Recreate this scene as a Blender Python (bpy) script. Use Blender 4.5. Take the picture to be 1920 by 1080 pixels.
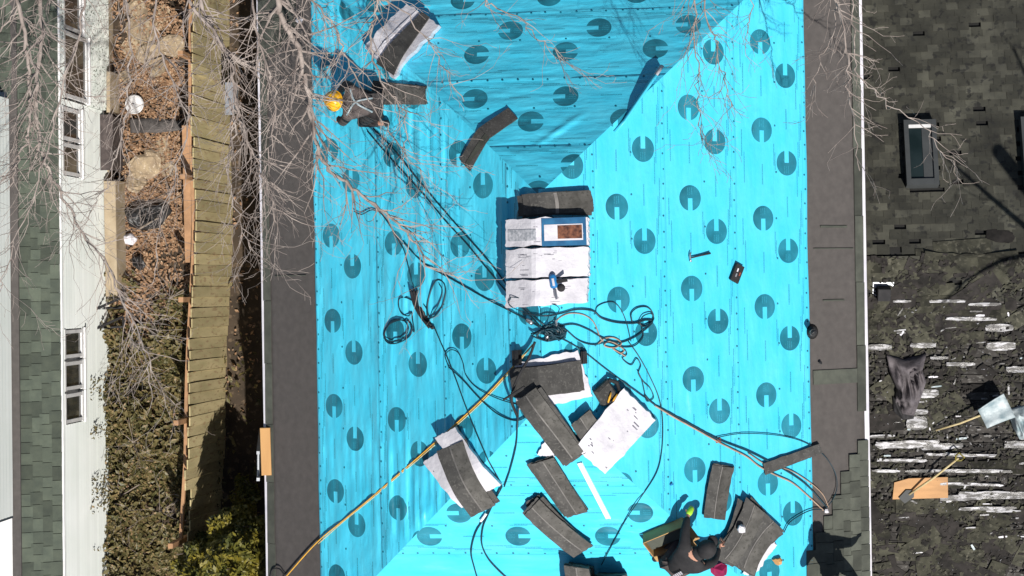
import bpy, bmesh, math, random
from mathutils import Vector, Matrix, noise
random.seed(11)
RAD = math.radians
for o in list(bpy.data.objects): bpy.data.objects.remove(o)
scn = bpy.context.scene
col = scn.collection

# ------------------------------------------------------------------ camera
FPX = 3000.0                      # focal length in pixels of the 1920 px wide photograph
CAM = Vector((0, 0, 28.5))
TILT = math.atan(320 / FPX)       # drone looks a little to the left of straight down
cd = bpy.data.cameras.new('camera'); cam = bpy.data.objects.new('camera', cd); col.objects.link(cam)
cd.sensor_width = 36; cd.lens = 36 * FPX / 1920; cd.clip_end = 1000; cd.clip_start = .5
cam.location = CAM; cam.rotation_euler = (0, TILT, 0); scn.camera = cam
RC = Matrix.Rotation(TILT, 3, 'Y')
# ------------------------------------------------------------------ sky, sun, exposure
SUN_EL, SUN_AZ = RAD(54), RAD(30)   # azimuth: degrees east of south (image bottom = south)
SUN = Vector((math.cos(SUN_EL) * math.sin(SUN_AZ), -math.cos(SUN_EL) * math.cos(SUN_AZ), math.sin(SUN_EL)))
w = bpy.data.worlds.new('World'); scn.world = w; w.use_nodes = True
nt = w.node_tree; sk = nt.nodes.new('ShaderNodeTexSky'); sk.sky_type = 'NISHITA'; sk.sun_disc = False
sk.sun_elevation = SUN_EL; sk.sun_rotation = math.pi - SUN_AZ
nt.links.new(sk.outputs[0], nt.nodes['Background'].inputs[0]); nt.nodes['Background'].inputs[1].default_value = .052
sd = bpy.data.lights.new('sun', 'SUN'); sd.energy = 4.6; sd.angle = RAD(.5); sd.color = (1, .95, .88)
so = bpy.data.objects.new('sun', sd); col.objects.link(so); so.location = (0, 0, 40)
so.rotation_euler = (-SUN).to_track_quat('-Z', 'Y').to_euler()
vs = scn.view_settings; vs.view_transform = 'Standard'; vs.look = 'None'; vs.exposure = 0.32; vs.gamma = 1; vs.use_curve_mapping = False

# ------------------------------------------------------------------ where a pixel of the photograph lies in the place
def ray(u, v): return RC @ Vector(((u - 960) / FPX, -(v - 540) / FPX, -1))
def P(u, v, z):
    d = ray(u, v); return CAM + d * ((z - CAM.z) / d.z)

# ------------------------------------------------------------------ nodes
class X:
    """a socket with arithmetic"""
    def __init__(s, t, k): s.t, s.k = t, k
    def op(s, o, b=None, c=None):
        n = s.t.nodes.new('ShaderNodeMath'); n.operation = o
        for i, q in enumerate((s, b, c)):
            if q is None: continue
            if isinstance(q, X): s.t.links.new(q.k, n.inputs[i])
            else: n.inputs[i].default_value = q
        return X(s.t, n.outputs[0])
    def __add__(s, b): return s.op('ADD', b)
    def __sub__(s, b): return s.op('SUBTRACT', b)
    def __mul__(s, b): return s.op('MULTIPLY', b)
    def __truediv__(s, b): return s.op('DIVIDE', b)
    def lt(s, b): return s.op('LESS_THAN', b)
    def gt(s, b): return s.op('GREATER_THAN', b)
    def abs(s): return s.op('ABSOLUTE')
    def frac(s): return s.op('FRACT')
    def max(s, b): return s.op('MAXIMUM', b)
def mixc(t, f, a, b):
    n = t.nodes.new('ShaderNodeMix'); n.data_type = 'RGBA'
    for i, q in ((0, f), (6, a), (7, b)):
        if isinstance(q, X): t.links.new(q.k, n.inputs[i])
        elif i == 0: n.inputs[i].default_value = q
        else: n.inputs[i].default_value = (*q, 1)
    return X(t, n.outputs[2])
def noi(t, vec, scale, detail=4, rough=.55):
    n = t.nodes.new('ShaderNodeTexNoise'); n.inputs['Scale'].default_value = scale
    n.inputs['Detail'].default_value = detail; n.inputs['Roughness'].default_value = rough
    if vec is not None: t.links.new(vec.k, n.inputs['Vector'])
    return X(t, n.outputs[0])
def ramp(x, lo, hi):
    n = x.t.nodes.new('ShaderNodeMapRange'); x.t.links.new(x.k, n.inputs[0])
    n.inputs[1].default_value = lo; n.inputs[2].default_value = hi; return X(x.t, n.outputs[0])
def scaled(t, vec, s):
    n = t.nodes.new('ShaderNodeVectorMath'); n.operation = 'MULTIPLY'; t.links.new(vec.k, n.inputs[0]); n.inputs[1].default_value = s
    return X(t, n.outputs[0])
def newmat(name):
    m = bpy.data.materials.new(name); m.use_nodes = True
    t = m.node_tree; b = t.nodes['Principled BSDF']; return m, t, b
def bump(t, b, h, strength, dist=.01):
    n = t.nodes.new('ShaderNodeBump'); n.inputs['Strength'].default_value = strength; n.inputs['Distance'].default_value = dist
    t.links.new(h.k, n.inputs['Height']); t.links.new(n.outputs[0], b.inputs['Normal'])
def pos(t): return X(t, t.nodes.new('ShaderNodeNewGeometry').outputs['Position'])
def M(name, c1, c2=None, scale=4, rough=.75, bs=60, bst=.3, rand=0, stretch=(1, 1, 1), metal=0, spec=.4, lo=.35, hi=.65, rlo=None, c3=None):
    m, t, b = newmat(name); p = scaled(t, pos(t), stretch)
    if c2 is None: c2 = tuple(x * .75 for x in c1)
    c = mixc(t, ramp(noi(t, p, scale, 5), lo, hi), c1, c2)
    if c3: c = mixc(t, ramp(noi(t, scaled(t, p, (1.7, 1.7, 1.7)), scale * 2.3, 4), .56, .64), c, c3)
    if rand:
        oi = X(t, t.nodes.new('ShaderNodeObjectInfo').outputs['Random'])
        hs = t.nodes.new('ShaderNodeHueSaturation'); t.links.new(c.k, hs.inputs['Color']); t.links.new((oi * (2 * rand) + (1 - rand)).k, hs.inputs['Value'])
        c = X(t, hs.outputs[0])
    t.links.new(c.k, b.inputs['Base Color'])
    b.inputs['Roughness'].default_value = rough; b.inputs['Metallic'].default_value = metal; b.inputs['Specular IOR Level'].default_value = spec
    if rlo is not None:
        r = ramp(noi(t, scaled(t, p, (.6, .6, .6)), scale * 1.3, 5), .42, .58) * (rough - rlo) + rlo
        t.links.new(r.k, b.inputs['Roughness'])
    if bst: bump(t, b, noi(t, p, bs, 4), bst)
    return m
MT = {}
MT['felt'] = M('eave_membrane', (.104, .094, .089), (.074, .067, .064), 9, .85, 260, .6, lo=.25, hi=.75)
MT['shingle'] = M('charcoal_shingle', (.082, .080, .076), (.052, .051, .049), 7, .9, 240, .5, .2, c3=(.105, .102, .095))
MT['shingle_lam'] = M('laminate_shingle', (.112, .108, .100), (.064, .062, .057), 6, .9, 240, .5, .25, c3=(.055, .054, .048))
MT['seal'] = M('seal_strip', (.20, .19, .18), (.13, .125, .12), 8, .6, 60, .2)
MT['shingle_green'] = M('greenish_shingle', (.085, .092, .075), (.055, .060, .050), 5, .9, 240, .5, .3)
MT['green_tab'] = M('green_roof_tab', (.080, .095, .072), (.058, .071, .056), 5, .9, 200, .5, .34)
MT['old_tab'] = M('old_roof_tab', (.076, .075, .058), (.036, .036, .029), 2.2, .92, 160, .6, .35, c3=(.026, .026, .023))
MT['old_deck'] = M('old_felt', (.020, .020, .019), (.012, .012, .012), 3, .9, 90, .4)
MT['white_paint'] = M('white_siding', (.84, .87, .85), (.72, .77, .73), .8, .5, 40, .15, .06, lo=.3, hi=.75)
MT['white_spot'] = M('spotted_siding', (.84, .87, .83), (.72, .78, .73), 6, .55, 40, .15, .04, c3=(.10, .12, .09))
MT['white_trim'] = M('white_trim', (.80, .80, .80), (.66, .66, .66), 5, .4, 40, .1)
MT['drip'] = M('drip_edge_metal', (.72, .70, .74), (.55, .54, .60), 3, .4, 40, .1)
MT['glass'] = M('window_glass', (.020, .024, .026), (.06, .06, .052), 3.5, .1, 20, .02, spec=.8)
MT['gutter'] = M('dark_gutter', (.05, .07, .09), None, 4, .5)
MT['paper'] = M('wrapper_white', (.66, .65, .69), (.55, .54, .59), 4, .5, 16, .9)
MT['ink'] = M('printed_ink', (.22, .22, .26), (.10, .10, .13), 30, .6, bst=0)
MT['label_blue'] = M('label_blue', (.02, .085, .19), (.03, .14, .28), 6, .4, bst=0)
MT['label_brown'] = M('label_brown', (.05, .02, .015), (.22, .09, .05), 16, .5, bst=0)
MT['label_grey'] = M('label_grey', (.55, .56, .6), (.25, .27, .3), 22, .5, bst=0)
MT['black'] = M('black_cloth', (.016, .016, .018), (.028, .027, .029), 9, .8, 120, .4)
MT['hose'] = M('black_hose', (.010, .048, .070), (.008, .024, .036), 5, .45, 50, .1)
MT['tan_cord'] = M('tan_cord', (.42, .30, .22), (.30, .20, .14), 8, .7, 200, .4)
MT['yellow'] = M('yellow_rope', (.80, .42, .04), (.62, .34, .05), 12, .6, 300, .6)
MT['yellow_pale'] = M('pale_rope', (.62, .52, .30), (.5, .4, .2), 12, .7, 300, .6)
MT['helmet'] = M('helmet_yellow', (.86, .48, .02), (.78, .40, .02), 6, .3, 30, .05)
MT['wood'] = M('new_timber', (.62, .36, .14), (.48, .26, .10), 3, .7, 90, .3, stretch=(1, .12, 1))
MT['ply'] = M('plywood', (.54, .30, .13), (.30, .16, .07), 3.5, .7, 60, .3, stretch=(.2, 1, 1))
MT['bark'] = M('pale_bark', (.36, .31, .28), (.19, .155, .14), 5, .9, 60, .5)
MT['bark2'] = M('trunk_bark', (.24, .20, .16), (.15, .12, .10), 3, .9, 30, .7)
MT['soil'] = M('soil', (.065, .046, .030), (.034, .025, .017), 2.2, .95, 40, .8, c3=(.12, .085, .055))
MT['leaf_brown'] = M('dead_leaf', (.34, .20, .11), (.18, .10, .055), 9, .8, 40, .2, c3=(.50, .38, .26))
MT['ivy'] = M('ivy_leaf', (.145, .115, .045), (.065, .065, .022), 5, .5, 40, .2, c3=(.26, .17, .085))
MT['evergreen'] = M('evergreen_leaf', (.21, .17, .02), (.06, .07, .014), 3.2, .5, 40, .2)
MT['fence'] = M('algae_board', (.52, .43, .235), (.39, .33, .17), 5, .85, 70, .5, .16, stretch=(.3, 1, .3), c3=(.36, .26, .14))
MT['fence_wood'] = M('fence_rail', (.44, .25, .13), (.30, .17, .09), 5, .8, 60, .4)
MT['stone'] = M('tan_stone', (.36, .28, .18), (.24, .18, .12), 5, .9, 30, .8, .2, c3=(.46, .38, .28))
MT['skin'] = M('skin', (.50, .27, .19), (.44, .23, .16), 8, .5, 60, .1)
MT['pants'] = M('work_trousers', (.045, .040, .040), (.030, .027, .028), 9, .9, 150, .4)
MT['jacket_grey'] = M('grey_brown_jacket', (.105, .085, .08), (.055, .045, .044), 8, .85, 90, .5)
MT['lime'] = M('lime_glove', (.45, .80, .05), (.32, .66, .04), 20, .6)
MT['magenta'] = M('magenta_cloth', (.28, .008, .07), (.18, .006, .05), 12, .7)
MT['card'] = M('cardboard', (.46, .29, .12), (.38, .23, .10), 4, .8, 60, .2)
MT['steel'] = M('steel', (.55, .56, .58), (.4, .4, .42), 8, .35, 60, .1, metal=.9)
MT['alu'] = M('aluminium', (.45, .47, .50), (.32, .34, .37), 5, .45, 40, .1, metal=.5)
MT['blue_plastic'] = M('tool_blue', (.02, .18, .45), (.015, .14, .35), 10, .4)
MT['red'] = M('rust_red', (.30, .07, .04), (.2, .05, .03), 20, .6)
MT['teal_shade'] = M('dark_plastic', (.02, .02, .022), (.03, .03, .03), 10, .4)
MT['bag'] = M('pale_bag', (.46, .52, .54), (.20, .27, .30), 7, .45, 30, .6)
MT['grey_cloth'] = M('grey_jacket', (.135, .12, .13), (.06, .053, .058), 7, .75, 60, .6)
MT['plank'] = M('stripped_board', (.052, .048, .044), (.016, .015, .014), 4.5, .85, 70, .7, .4, stretch=(.7, 1.6, 1), spec=.3, c3=(.10, .096, .09))  # the lighter grey patches paint a halo around the sun glints
MT['pale_glint'] = M('glint_streak', (.32, .32, .34), (.045, .043, .041), 8, .55, 40, .6, .35, stretch=(.8, 3.0, 1), lo=.44, hi=.50, rlo=.3, spec=.7)  # pale blotches put the sun's glint into the base colour
MT['scrap'] = M('shingle_scrap', (.062, .061, .044), (.021, .021, .017), 4, .9, 120, .6, .5, spec=.2, c3=(.075, .072, .055))
MT['tear_felt'] = M('torn_felt', (.036, .032, .030), (.014, .013, .012), 6, .85, 50, .6, .3, spec=.2)
MT['pipe_white'] = M('white_stick', (.85, .87, .88), (.78, .8, .8), 6, .4)
MT['house_wall'] = M('grey_wall', (.30, .30, .29), (.24, .24, .24), 2, .8)
MT['sky_glass'] = M('skylight_glass', (.008, .015, .016), (.016, .026, .028), 2, .2, 20, .02, spec=.25)
MT['sky_frame'] = M('skylight_frame', (.055, .060, .062), (.038, .042, .044), 3, .6, 40, .1)
MT['moss_board'] = M('tan_ledge', (.44, .36, .25), (.34, .27, .18), 4, .85, 40, .3)

# ------------------------------------------------------------------ meshes
class MB:
    def __init__(s): s.v = []; s.f = []; s.m = []; s.uv = []
    def add(s, vs, fs, m=0, uv=None):
        b = len(s.v); s.v += [Vector(q) for q in vs]; s.f += [tuple(i + b for i in q) for q in fs]; s.m += [m] * len(fs)
        s.uv += uv if uv else [(0, 0)] * len(vs)
        return s
    def box(s, c, size, mat=None, m=0, taper=1, bev=0):
        x, y, z = (q / 2 for q in size); c = Vector(c); T = taper
        if bev:
            k = bev; vs = []
            for zz, q in ((-z, k), (-z + k, 0), (z - k, 0), (z, k)):
                for sx, sy in ((-1, -1), (1, -1), (1, 1), (-1, 1)): vs.append(Vector((sx * (x - q), sy * (y - q), zz)))
            fs = [(3, 2, 1, 0), (12, 13, 14, 15)]
            for r in range(3):
                for i in range(4): j = (i + 1) % 4; fs.append((r * 4 + i, r * 4 + j, r * 4 + 4 + j, r * 4 + 4 + i))
        else:
            vs = [Vector((sx * x * (T if sz > 0 else 1), sy * y * (T if sz > 0 else 1), sz * z)) for sz in (-1, 1) for sx, sy in ((-1, -1), (1, -1), (1, 1), (-1, 1))]
            fs = [(3, 2, 1, 0), (4, 5, 6, 7), (0, 1, 5, 4), (1, 2, 6, 5), (2, 3, 7, 6), (3, 0, 4, 7)]
        vs = [c + q for q in vs]
        if mat is not None: vs = [mat @ q for q in vs]
        return s.add(vs, fs, m)
    def prism(s, poly, z0, z1, mat=None, m=0):
        n = len(poly); vs = [Vector((*q, z0)) for q in poly] + [Vector((*q, z1)) for q in poly]
        if mat is not None: vs = [mat @ q for q in vs]
        return s.add(vs, [tuple(range(n - 1, -1, -1)), tuple(range(n, 2 * n))] + [(i, (i + 1) % n, n + (i + 1) % n, n + i) for i in range(n)], m)
    def tube(s, pts, rad, n=6, m=0, caps=True):
        k = len(pts); r = rad if isinstance(rad, (list, tuple)) else [rad] * k
        vs = []; ref = None
        for i, p in enumerate(pts):
            d = (pts[min(i + 1, k - 1)] - pts[max(i - 1, 0)])
            d = d.normalized() if d.length > 1e-9 else Vector((0, 0, 1))
            if ref is None: ref = d.orthogonal().normalized()
            ref = ref - d * ref.dot(d); ref = ref.normalized() if ref.length > 1e-6 else d.orthogonal().normalized()
            b = d.cross(ref)
            for j in range(n):
                a = 2 * math.pi * j / n; vs.append(p + (ref * math.cos(a) + b * math.sin(a)) * r[i])
        fs = [(i * n + j, i * n + (j + 1) % n, (i + 1) * n + (j + 1) % n, (i + 1) * n + j) for i in range(k - 1) for j in range(n)]
        if caps: fs += [tuple(range(n - 1, -1, -1)), tuple(range((k - 1) * n, k * n))]
        return s.add(vs, fs, m)
    def ball(s, c, r, seg=14, rings=9, mat=None, m=0, zmin=-1):
        vs = []; rx, ry, rz = (r, r, r) if not isinstance(r, (tuple, list)) else r
        lo = math.asin(max(-1, zmin)); c = Vector(c)
        for i in range(rings + 1):
            e = lo + (math.pi / 2 - lo) * i / rings
            for j in range(seg):
                a = 2 * math.pi * j / seg; vs.append(c + Vector((rx * math.cos(e) * math.cos(a), ry * math.cos(e) * math.sin(a), rz * math.sin(e))))
        if mat is not None: vs = [mat @ q for q in vs]
        return s.add(vs, [(i * seg + j, i * seg + (j + 1) % seg, (i + 1) * seg + (j + 1) % seg, (i + 1) * seg + j) for i in range(rings) for j in range(seg)], m)
    def build(s, name, mats, parent=None, smooth=False, useuv=False, origin=None):
        """link as ONE mesh object; vertices are given in world coordinates"""
        if origin is None:
            if parent is not None: origin = wloc(parent)
            else:
                n = len(s.v); origin = Vector((sum(q.x for q in s.v) / n, sum(q.y for q in s.v) / n, min(q.z for q in s.v)))
        me = bpy.data.meshes.new(name); me.from_pydata([q - origin for q in s.v], [], s.f)
        for m in (mats if isinstance(mats, (list, tuple)) else [mats]): me.materials.append(MT[m] if isinstance(m, str) else m)
        me.polygons.foreach_set('material_index', s.m)
        if smooth: me.polygons.foreach_set('use_smooth', [True] * len(s.f))
        if useuv:
            L = me.uv_layers.new(name='UVMap')
            for lp in me.loops: L.data[lp.index].uv = s.uv[lp.vertex_index]
        o = bpy.data.objects.new(name, me); col.objects.link(o)
        if parent is not None: o.parent = parent; o.location = (0, 0, 0) if origin == wloc(parent) else origin - wloc(parent)
        else: o.location = origin
        return o
def wloc(o):
    p = o.location.copy()
    while o.parent: o = o.parent; p += o.location
    return p
def tag(o, label=None, cat=None, group=None, kind=None):
    if label: o['label'] = label
    if cat: o['category'] = cat
    if group: o['group'] = group
    if kind: o['kind'] = kind
    return o
def thing(name, label, cat, loc, group=None):
    o = bpy.data.objects.new(name, None); col.objects.link(o); o.location = loc; o.empty_display_size = .2
    return tag(o, label, cat, group)
def inst(name, me, parent, mat4):
    o = bpy.data.objects.new(name, me); col.objects.link(o); o.parent = parent
    o.matrix_local = Matrix.Translation(-wloc(parent)) @ mat4; return o
def meshdata(mb, name, mats, smooth=False):
    o = mb.build(name, mats, origin=Vector((0, 0, 0)), smooth=smooth); me = o.data; bpy.data.objects.remove(o); return me
def crom(p, n=6):
    out = []; q = [p[0] + (p[0] - p[1])] + list(p) + [p[-1] + (p[-1] - p[-2])]
    for i in range(1, len(q) - 2):
        for j in range(n):
            t = j / n; a, b, c, d = q[i - 1:i + 3]
            out.append(.5 * ((2 * b) + (c - a) * t + (2 * a - 5 * b + 4 * c - d) * t * t + (3 * b - a - 3 * c + d) * t ** 3))
    out.append(p[-1].copy()); return out
U = random.uniform

# ------------------------------------------------------------------ the roofs as surfaces
ZE = 4.0; TP = math.tan(RAD(33.7)); CP = math.cos(RAD(33.7))
HANG = RAD(1.0); HA = 4.6315
HC = Vector((-1.903, 0, 0)); YT = 1.254 + HA; YB = -1.540 - HA
HR = Matrix.Rotation(HANG, 3, 'Z')
def h2w(x, y, z): return HR @ Vector((x, y, z)) + HC
def w2h(p): return HR.transposed() @ (Vector(p) - HC)
ZR = ZE + HA * TP
PL = []
for n, q in (((TP, 0), (HA, 0)), ((-TP, 0), (-HA, 0)), ((0, TP), (0, YT)), ((0, -TP), (0, YB))):
    N_ = (HR @ Vector((n[0], n[1], 1))).normalized(); PL.append((N_, h2w(q[0], q[1], ZE)))
def roof(u, v):
    """point and normal where the picture's pixel meets the big hip roof"""
    d = ray(u, v); best = None
    for N_, q in PL:
        t = (q - CAM).dot(N_) / d.dot(N_)
        if best is None or t > best[0]: best = (t, N_)
    return CAM + d * best[0], best[1]
def roofz(x, y, k=0):
    h = w2h((x, y, 0)); ds = [HA - h.x, HA + h.x, YT - h.y, h.y - YB]
    if not k: return ZE + min(ds) * TP
    m = ds[0]
    for q in ds[1:]:
        e = max(k - abs(m - q), 0) / k; m = min(m, q) - e * e * k * .25
    return ZE + m * TP
NR = P(1700, 478, 3.3)           # ridge of the lower roof on the right
NN, NS = RAD(14), RAD(19)
NPL = [((HR @ Vector((0, math.sin(NN), math.cos(NN)))), NR), ((HR @ Vector((0, -math.sin(NS), math.cos(NS)))), NR)]
def nroof(u, v):
    d = ray(u, v); best = None
    for N_, q in NPL:
        t = (q - CAM).dot(N_) / d.dot(N_)
        if best is None or t > best[0]: best = (t, N_)
    return CAM + d * best[0], best[1]
def ground(u, v): return P(u, v, 0), Vector((0, 0, 1))
def seat(surf, u1, v1, u2, v2, h=0):
    """frame that lies on a surface: origin at pixel 1, x towards pixel 2, z along the normal"""
    a, n = surf(u1, v1); b, _ = surf(u2, v2); x = b - a; x = (x - n * x.dot(n)).normalized(); y = n.cross(x)
    m = Matrix((x, y, n)).transposed().to_4x4(); m.translation = a + n * h; return m
def span(surf, u1, v1, u2, v2): return (surf(u1, v1)[0] - surf(u2, v2)[0]).length

# ------------------------------------------------------------------ setting: ground
g = MB(); S = 150
g.add([(-S, -S, 0), (S, -S, 0), (S, S, 0), (-S, S, 0)], [(0, 1, 2, 3)])
tag(g.build('ground', 'soil', origin=Vector((0, 0, 0))), kind='structure')

# ------------------------------------------------------------------ the house with the blue roof
house = thing('house', 'house with a hip roof covered in bright blue underlayment', 'house', h2w(0, (YT + YB) / 2, 0))
mb = MB(); i_ = .35
c4 = [(-HA + i_, YB + i_), (HA - i_, YB + i_), (HA - i_, YT - i_), (-HA + i_, YT - i_)]
for a, b in zip(c4, c4[1:] + c4[:1]):
    mb.add([h2w(*a, 0), h2w(*b, 0), h2w(*b, ZE - .12), h2w(*a, ZE - .12)], [(0, 1, 2, 3)])
mb.build('wall', 'house_wall', house)
mb = MB(); e = .0
lo_ = [h2w(sx * HA, y, ZE - .16) for sx, y in ((-1, YB), (1, YB), (1, YT), (-1, YT))]
up_ = [h2w(sx * HA, y, ZE - .015) for sx, y in ((-1, YB), (1, YB), (1, YT), (-1, YT))]
r1, r2 = h2w(0, YB + HA, ZR - .015), h2w(0, YT - HA, ZR - .015)
mb.add(lo_ + up_ + [r1, r2], [(3, 2, 1, 0), (0, 1, 5, 4), (1, 2, 6, 5), (2, 3, 7, 6), (3, 0, 4, 7), (4, 5, 8), (5, 6, 9, 8), (6, 7, 9), (7, 4, 8, 9)])
deck = mb.build('roof_deck', 'old_deck', house)

# blue membrane: printed plastic sheet, u along the roll, v across it, both in metres
def blue_material():
    m, t, b = newmat('blue_underlayment'); P_ = 1.28
    uvn = X(t, t.nodes.new('ShaderNodeUVMap').outputs[0]); sp = t.nodes.new('ShaderNodeSeparateXYZ'); t.links.new(uvn.k, sp.inputs[0])
    u, v = X(t, sp.outputs[0]), X(t, sp.outputs[1])
    txt = noi(t, scaled(t, uvn, (70, 260, 1)), 1, 2)
    tm = txt.gt(.44)
    def row(u0, vr, sg):
        x = (((u - u0) / P_ + 50.5).frac() - .5) * P_ * sg; y = v - vr
        circ = (x * x + y * y).lt(.182 ** 2)
        slot = y.abs().lt(.038) * x.gt(.005)
        small = y.abs().lt(.052) * x.lt(-.045) * x.gt(-.15) * ((y * 1.0 + 5).op('MODULO', .034)).lt(.014) * noi(t, scaled(t, uvn, (120, 30, 1)), 1, 1).gt(.5)
        x2 = (((u - u0) / P_ + 50).frac() - .5) * P_
        line = y.abs().lt(.011) * x2.abs().lt(.15) * tm
        return (circ * (slot * -1 + 1) * (small * -.3 + 1)).max(line * .7)
    pr = row(-.47, .36, 1).max(row(0, .80, -1))
    for v0, ph, ln in ((.10, .1, .42), (.125, .3, .42), (.15, .52, .40), (.175, .75, .3), (1.16, .3, .3), (1.12, .6, .35), (.57, .45, .2), (.59, .4, .25)):
        seg = (u / 1.28 + (ph + 50)).frac().lt(ln)
        pr = pr.max((v - v0).abs().lt(.0075) * seg * tm * .8)
    pr = pr.max((v - .072).abs().lt(.004) * .3)
    pr = pr.max((v - .60).abs().lt(.003) * .14)
    wob = noi(t, scaled(t, uvn, (.7, 2.2, 1)), 1.6, 5)
    base = mixc(t, ramp(wob, .3, .7), (.045, .54, .77), (.085, .60, .81))
    dirt = ramp(noi(t, uvn, 5, 6, .7), .56, .74) * .22
    base = mixc(t, dirt, base, (.02, .30, .44))
    base = mixc(t, ramp(noi(t, uvn, 1.1, 7, .72), .54, .72) * .18, base, (.16, .62, .78))
    scuff = ramp(noi(t, scaled(t, uvn, (3, 11, 1)), 3.2, 6, .75), .62, .70) * .45
    fade = ramp(noi(t, uvn, 1.6, 4), .35, .7) * .28 + .66
    c = mixc(t, pr * fade * (scuff * -.8 + 1), base, (.002, .085, .125))
    c = mixc(t, scuff * .28, c, (.30, .64, .76))
    t.links.new(c.k, b.inputs['Base Color'])
    t.links.new((ramp(noi(t, uvn, 2.5, 5), .35, .65) * .22 + .27).k, b.inputs['Roughness']); b.inputs['Specular IOR Level'].default_value = .55
    hgt = noi(t, scaled(t, uvn, (1.0, 4, 1)), 1.8, 2, .45) + noi(t, scaled(t, uvn, (3, 5, 1)), 3, 1) * .25
    bump(t, b, hgt, .55, .03)
    return m
MT['blue'] = blue_material()
# facets: (s, d) -> house coordinates; s is to the right of the up-slope direction
FAC = {'right': lambda s, d: (HA - d, s), 'left': lambda s, d: (-HA + d, -s), 'top': lambda s, d: (-s, YT - d), 'bottom': lambda s, d: (s, YB + d)}
def srange(fc, d):
    if fc == 'right': return YB + d, YT - d
    if fc == 'left': return -(YT - d), -(YB + d)
    return -HA + d, HA - d
NRM = {'right': PL[0][0], 'left': PL[1][0], 'top': PL[2][0], 'bottom': PL[3][0]}
def to_sd(fc, p):
    h = w2h(p)
    return {'right': (h.y, HA - h.x), 'left': (-h.y, HA + h.x), 'top': (-h.x, YT - h.y), 'bottom': (h.x, h.y - YB)}[fc]
def px_sd(fc, u, v):
    d = ray(u, v); i = ('right', 'left', 'top', 'bottom').index(fc); N_, q = PL[i]
    return to_sd(fc, CAM + d * ((q - CAM).dot(N_) / d.dot(N_)))
def fpt(fc, s, d, h):
    x, y = FAC[fc](s, d); return h2w(x, y, ZE + d * TP + h / CP)
AMP = {'right': .7, 'bottom': .8, 'left': 2.3, 'top': 1.25}
FOLDS = {'top': [((1003, 275), (1105, 206), .05, .032), ((985, 300), (960, 285), .05, .02)],
         'left': [((723, 1045), (735, 800), .045, .022), ((705, 1040), (712, 560), .05, .014), ((830, 330), (826, 150), .05, .018)],
         'right': [], 'bottom': []}
for k in FOLDS: FOLDS[k] = [(px_sd(k, *a), px_sd(k, *b), w_, h_) for a, b, w_, h_ in FOLDS[k]]
SEED = {'right': 0, 'left': 30, 'top': 60, 'bottom': 90}
def wrinkle(fc, s, d):
    a = AMP[fc]; sd_ = SEED[fc]
    n1 = noise.noise((s * .45, d * 7.5, sd_)); n2 = noise.noise((s * 1.6, d * 4.0, sd_ + 7)); n3 = noise.noise((s * .35 + d * .8, d * 16, sd_ + 13))
    n4 = noise.noise((s * 4, d * 5 + s * 1.5, sd_ + 3))
    rg = max(0, 1 - abs(n1) * 2.6) ** 3; rg2 = max(0, 1 - abs(n3) * 3) ** 2; msk = max(0, .5 + noise.noise((s * .5, d * .9, sd_ + 21)) * 1.3)
    h = a * (.017 * rg * msk + .008 * n2 + .008 * rg2 * msk + .003 * n4) + .010
    for (s0, d0), (s1, d1), w_, hh in FOLDS[fc]:
        ex, ey = s1 - s0, d1 - d0; l2 = ex * ex + ey * ey; t = max(0, min(1, ((s - s0) * ex + (d - d0) * ey) / l2))
        r = math.hypot(s - s0 - ex * t, d - d0 - ey * t) / w_
        if r < 1.6: h += hh * math.exp(-r * r * 2) * math.sin(math.pi * min(1, max(0, t * .9 + .08)))
    return max(h, .003)
def strip(fc, d0, d1, ref, name, mat, layer, base_h, over=.0, flat=False, ds=.035):
    """one roll of membrane laid along the facet from plan distance d0 to d1"""
    mb = MB(); nd = max(4, int((d1 - d0) / ds)); rows = []
    a0, b0 = srange(fc, d0); ns = max(6, int((b0 - a0) / (.07 if not flat else .25)))
    for i in range(nd + 1):
        d = d0 + (d1 - d0) * i / nd; a, b = srange(fc, d)
        for j in range(ns + 1):
            s = a + (b - a) * j / ns
            edge = min(1, (d - d0) / .05) if not flat else 1
            h = base_h + (wrinkle(fc, s, d) if not flat else .004 * noise.noise((s * .8, d * 3, 5)) + .004)
            if not flat:
                fd = min(1, min(s - a, b - s, (HA - d) * 1.0 if fc in ('left', 'right') else 9) / .16); fd = max(0, fd); h = h * fd + .022 * (1 - fd)
            wob = (.012 * noise.noise((s * .9, layer * 3.1, SEED[fc])) if i in (0,) else 0)
            mb.v.append(fpt(fc, s, d + wob, h)); mb.uv.append((s - ref, (d - d0) / CP))
    for i in range(nd):
        for j in range(ns):
            k = i * (ns + 1) + j; mb.f.append((k, k + 1, k + ns + 2, k + ns + 1)); mb.m.append(0)
    # turned-down lower edge gives the lap its thickness
    k0 = len(mb.v)
    for j in range(ns + 1):
        mb.v.append(mb.v[j] - Vector((0, 0, .0015 if fc == 'top' else .005))); mb.uv.append(mb.uv[j])
    for j in range(ns): mb.f.append((k0 + j, k0 + j + 1, j + 1, j)); mb.m.append(0)
    return mb.build(name, mat, house, smooth=True, useuv=True)
def dd(fc, u, v): return px_sd(fc, u, v)[1]
WR = 1.0
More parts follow.
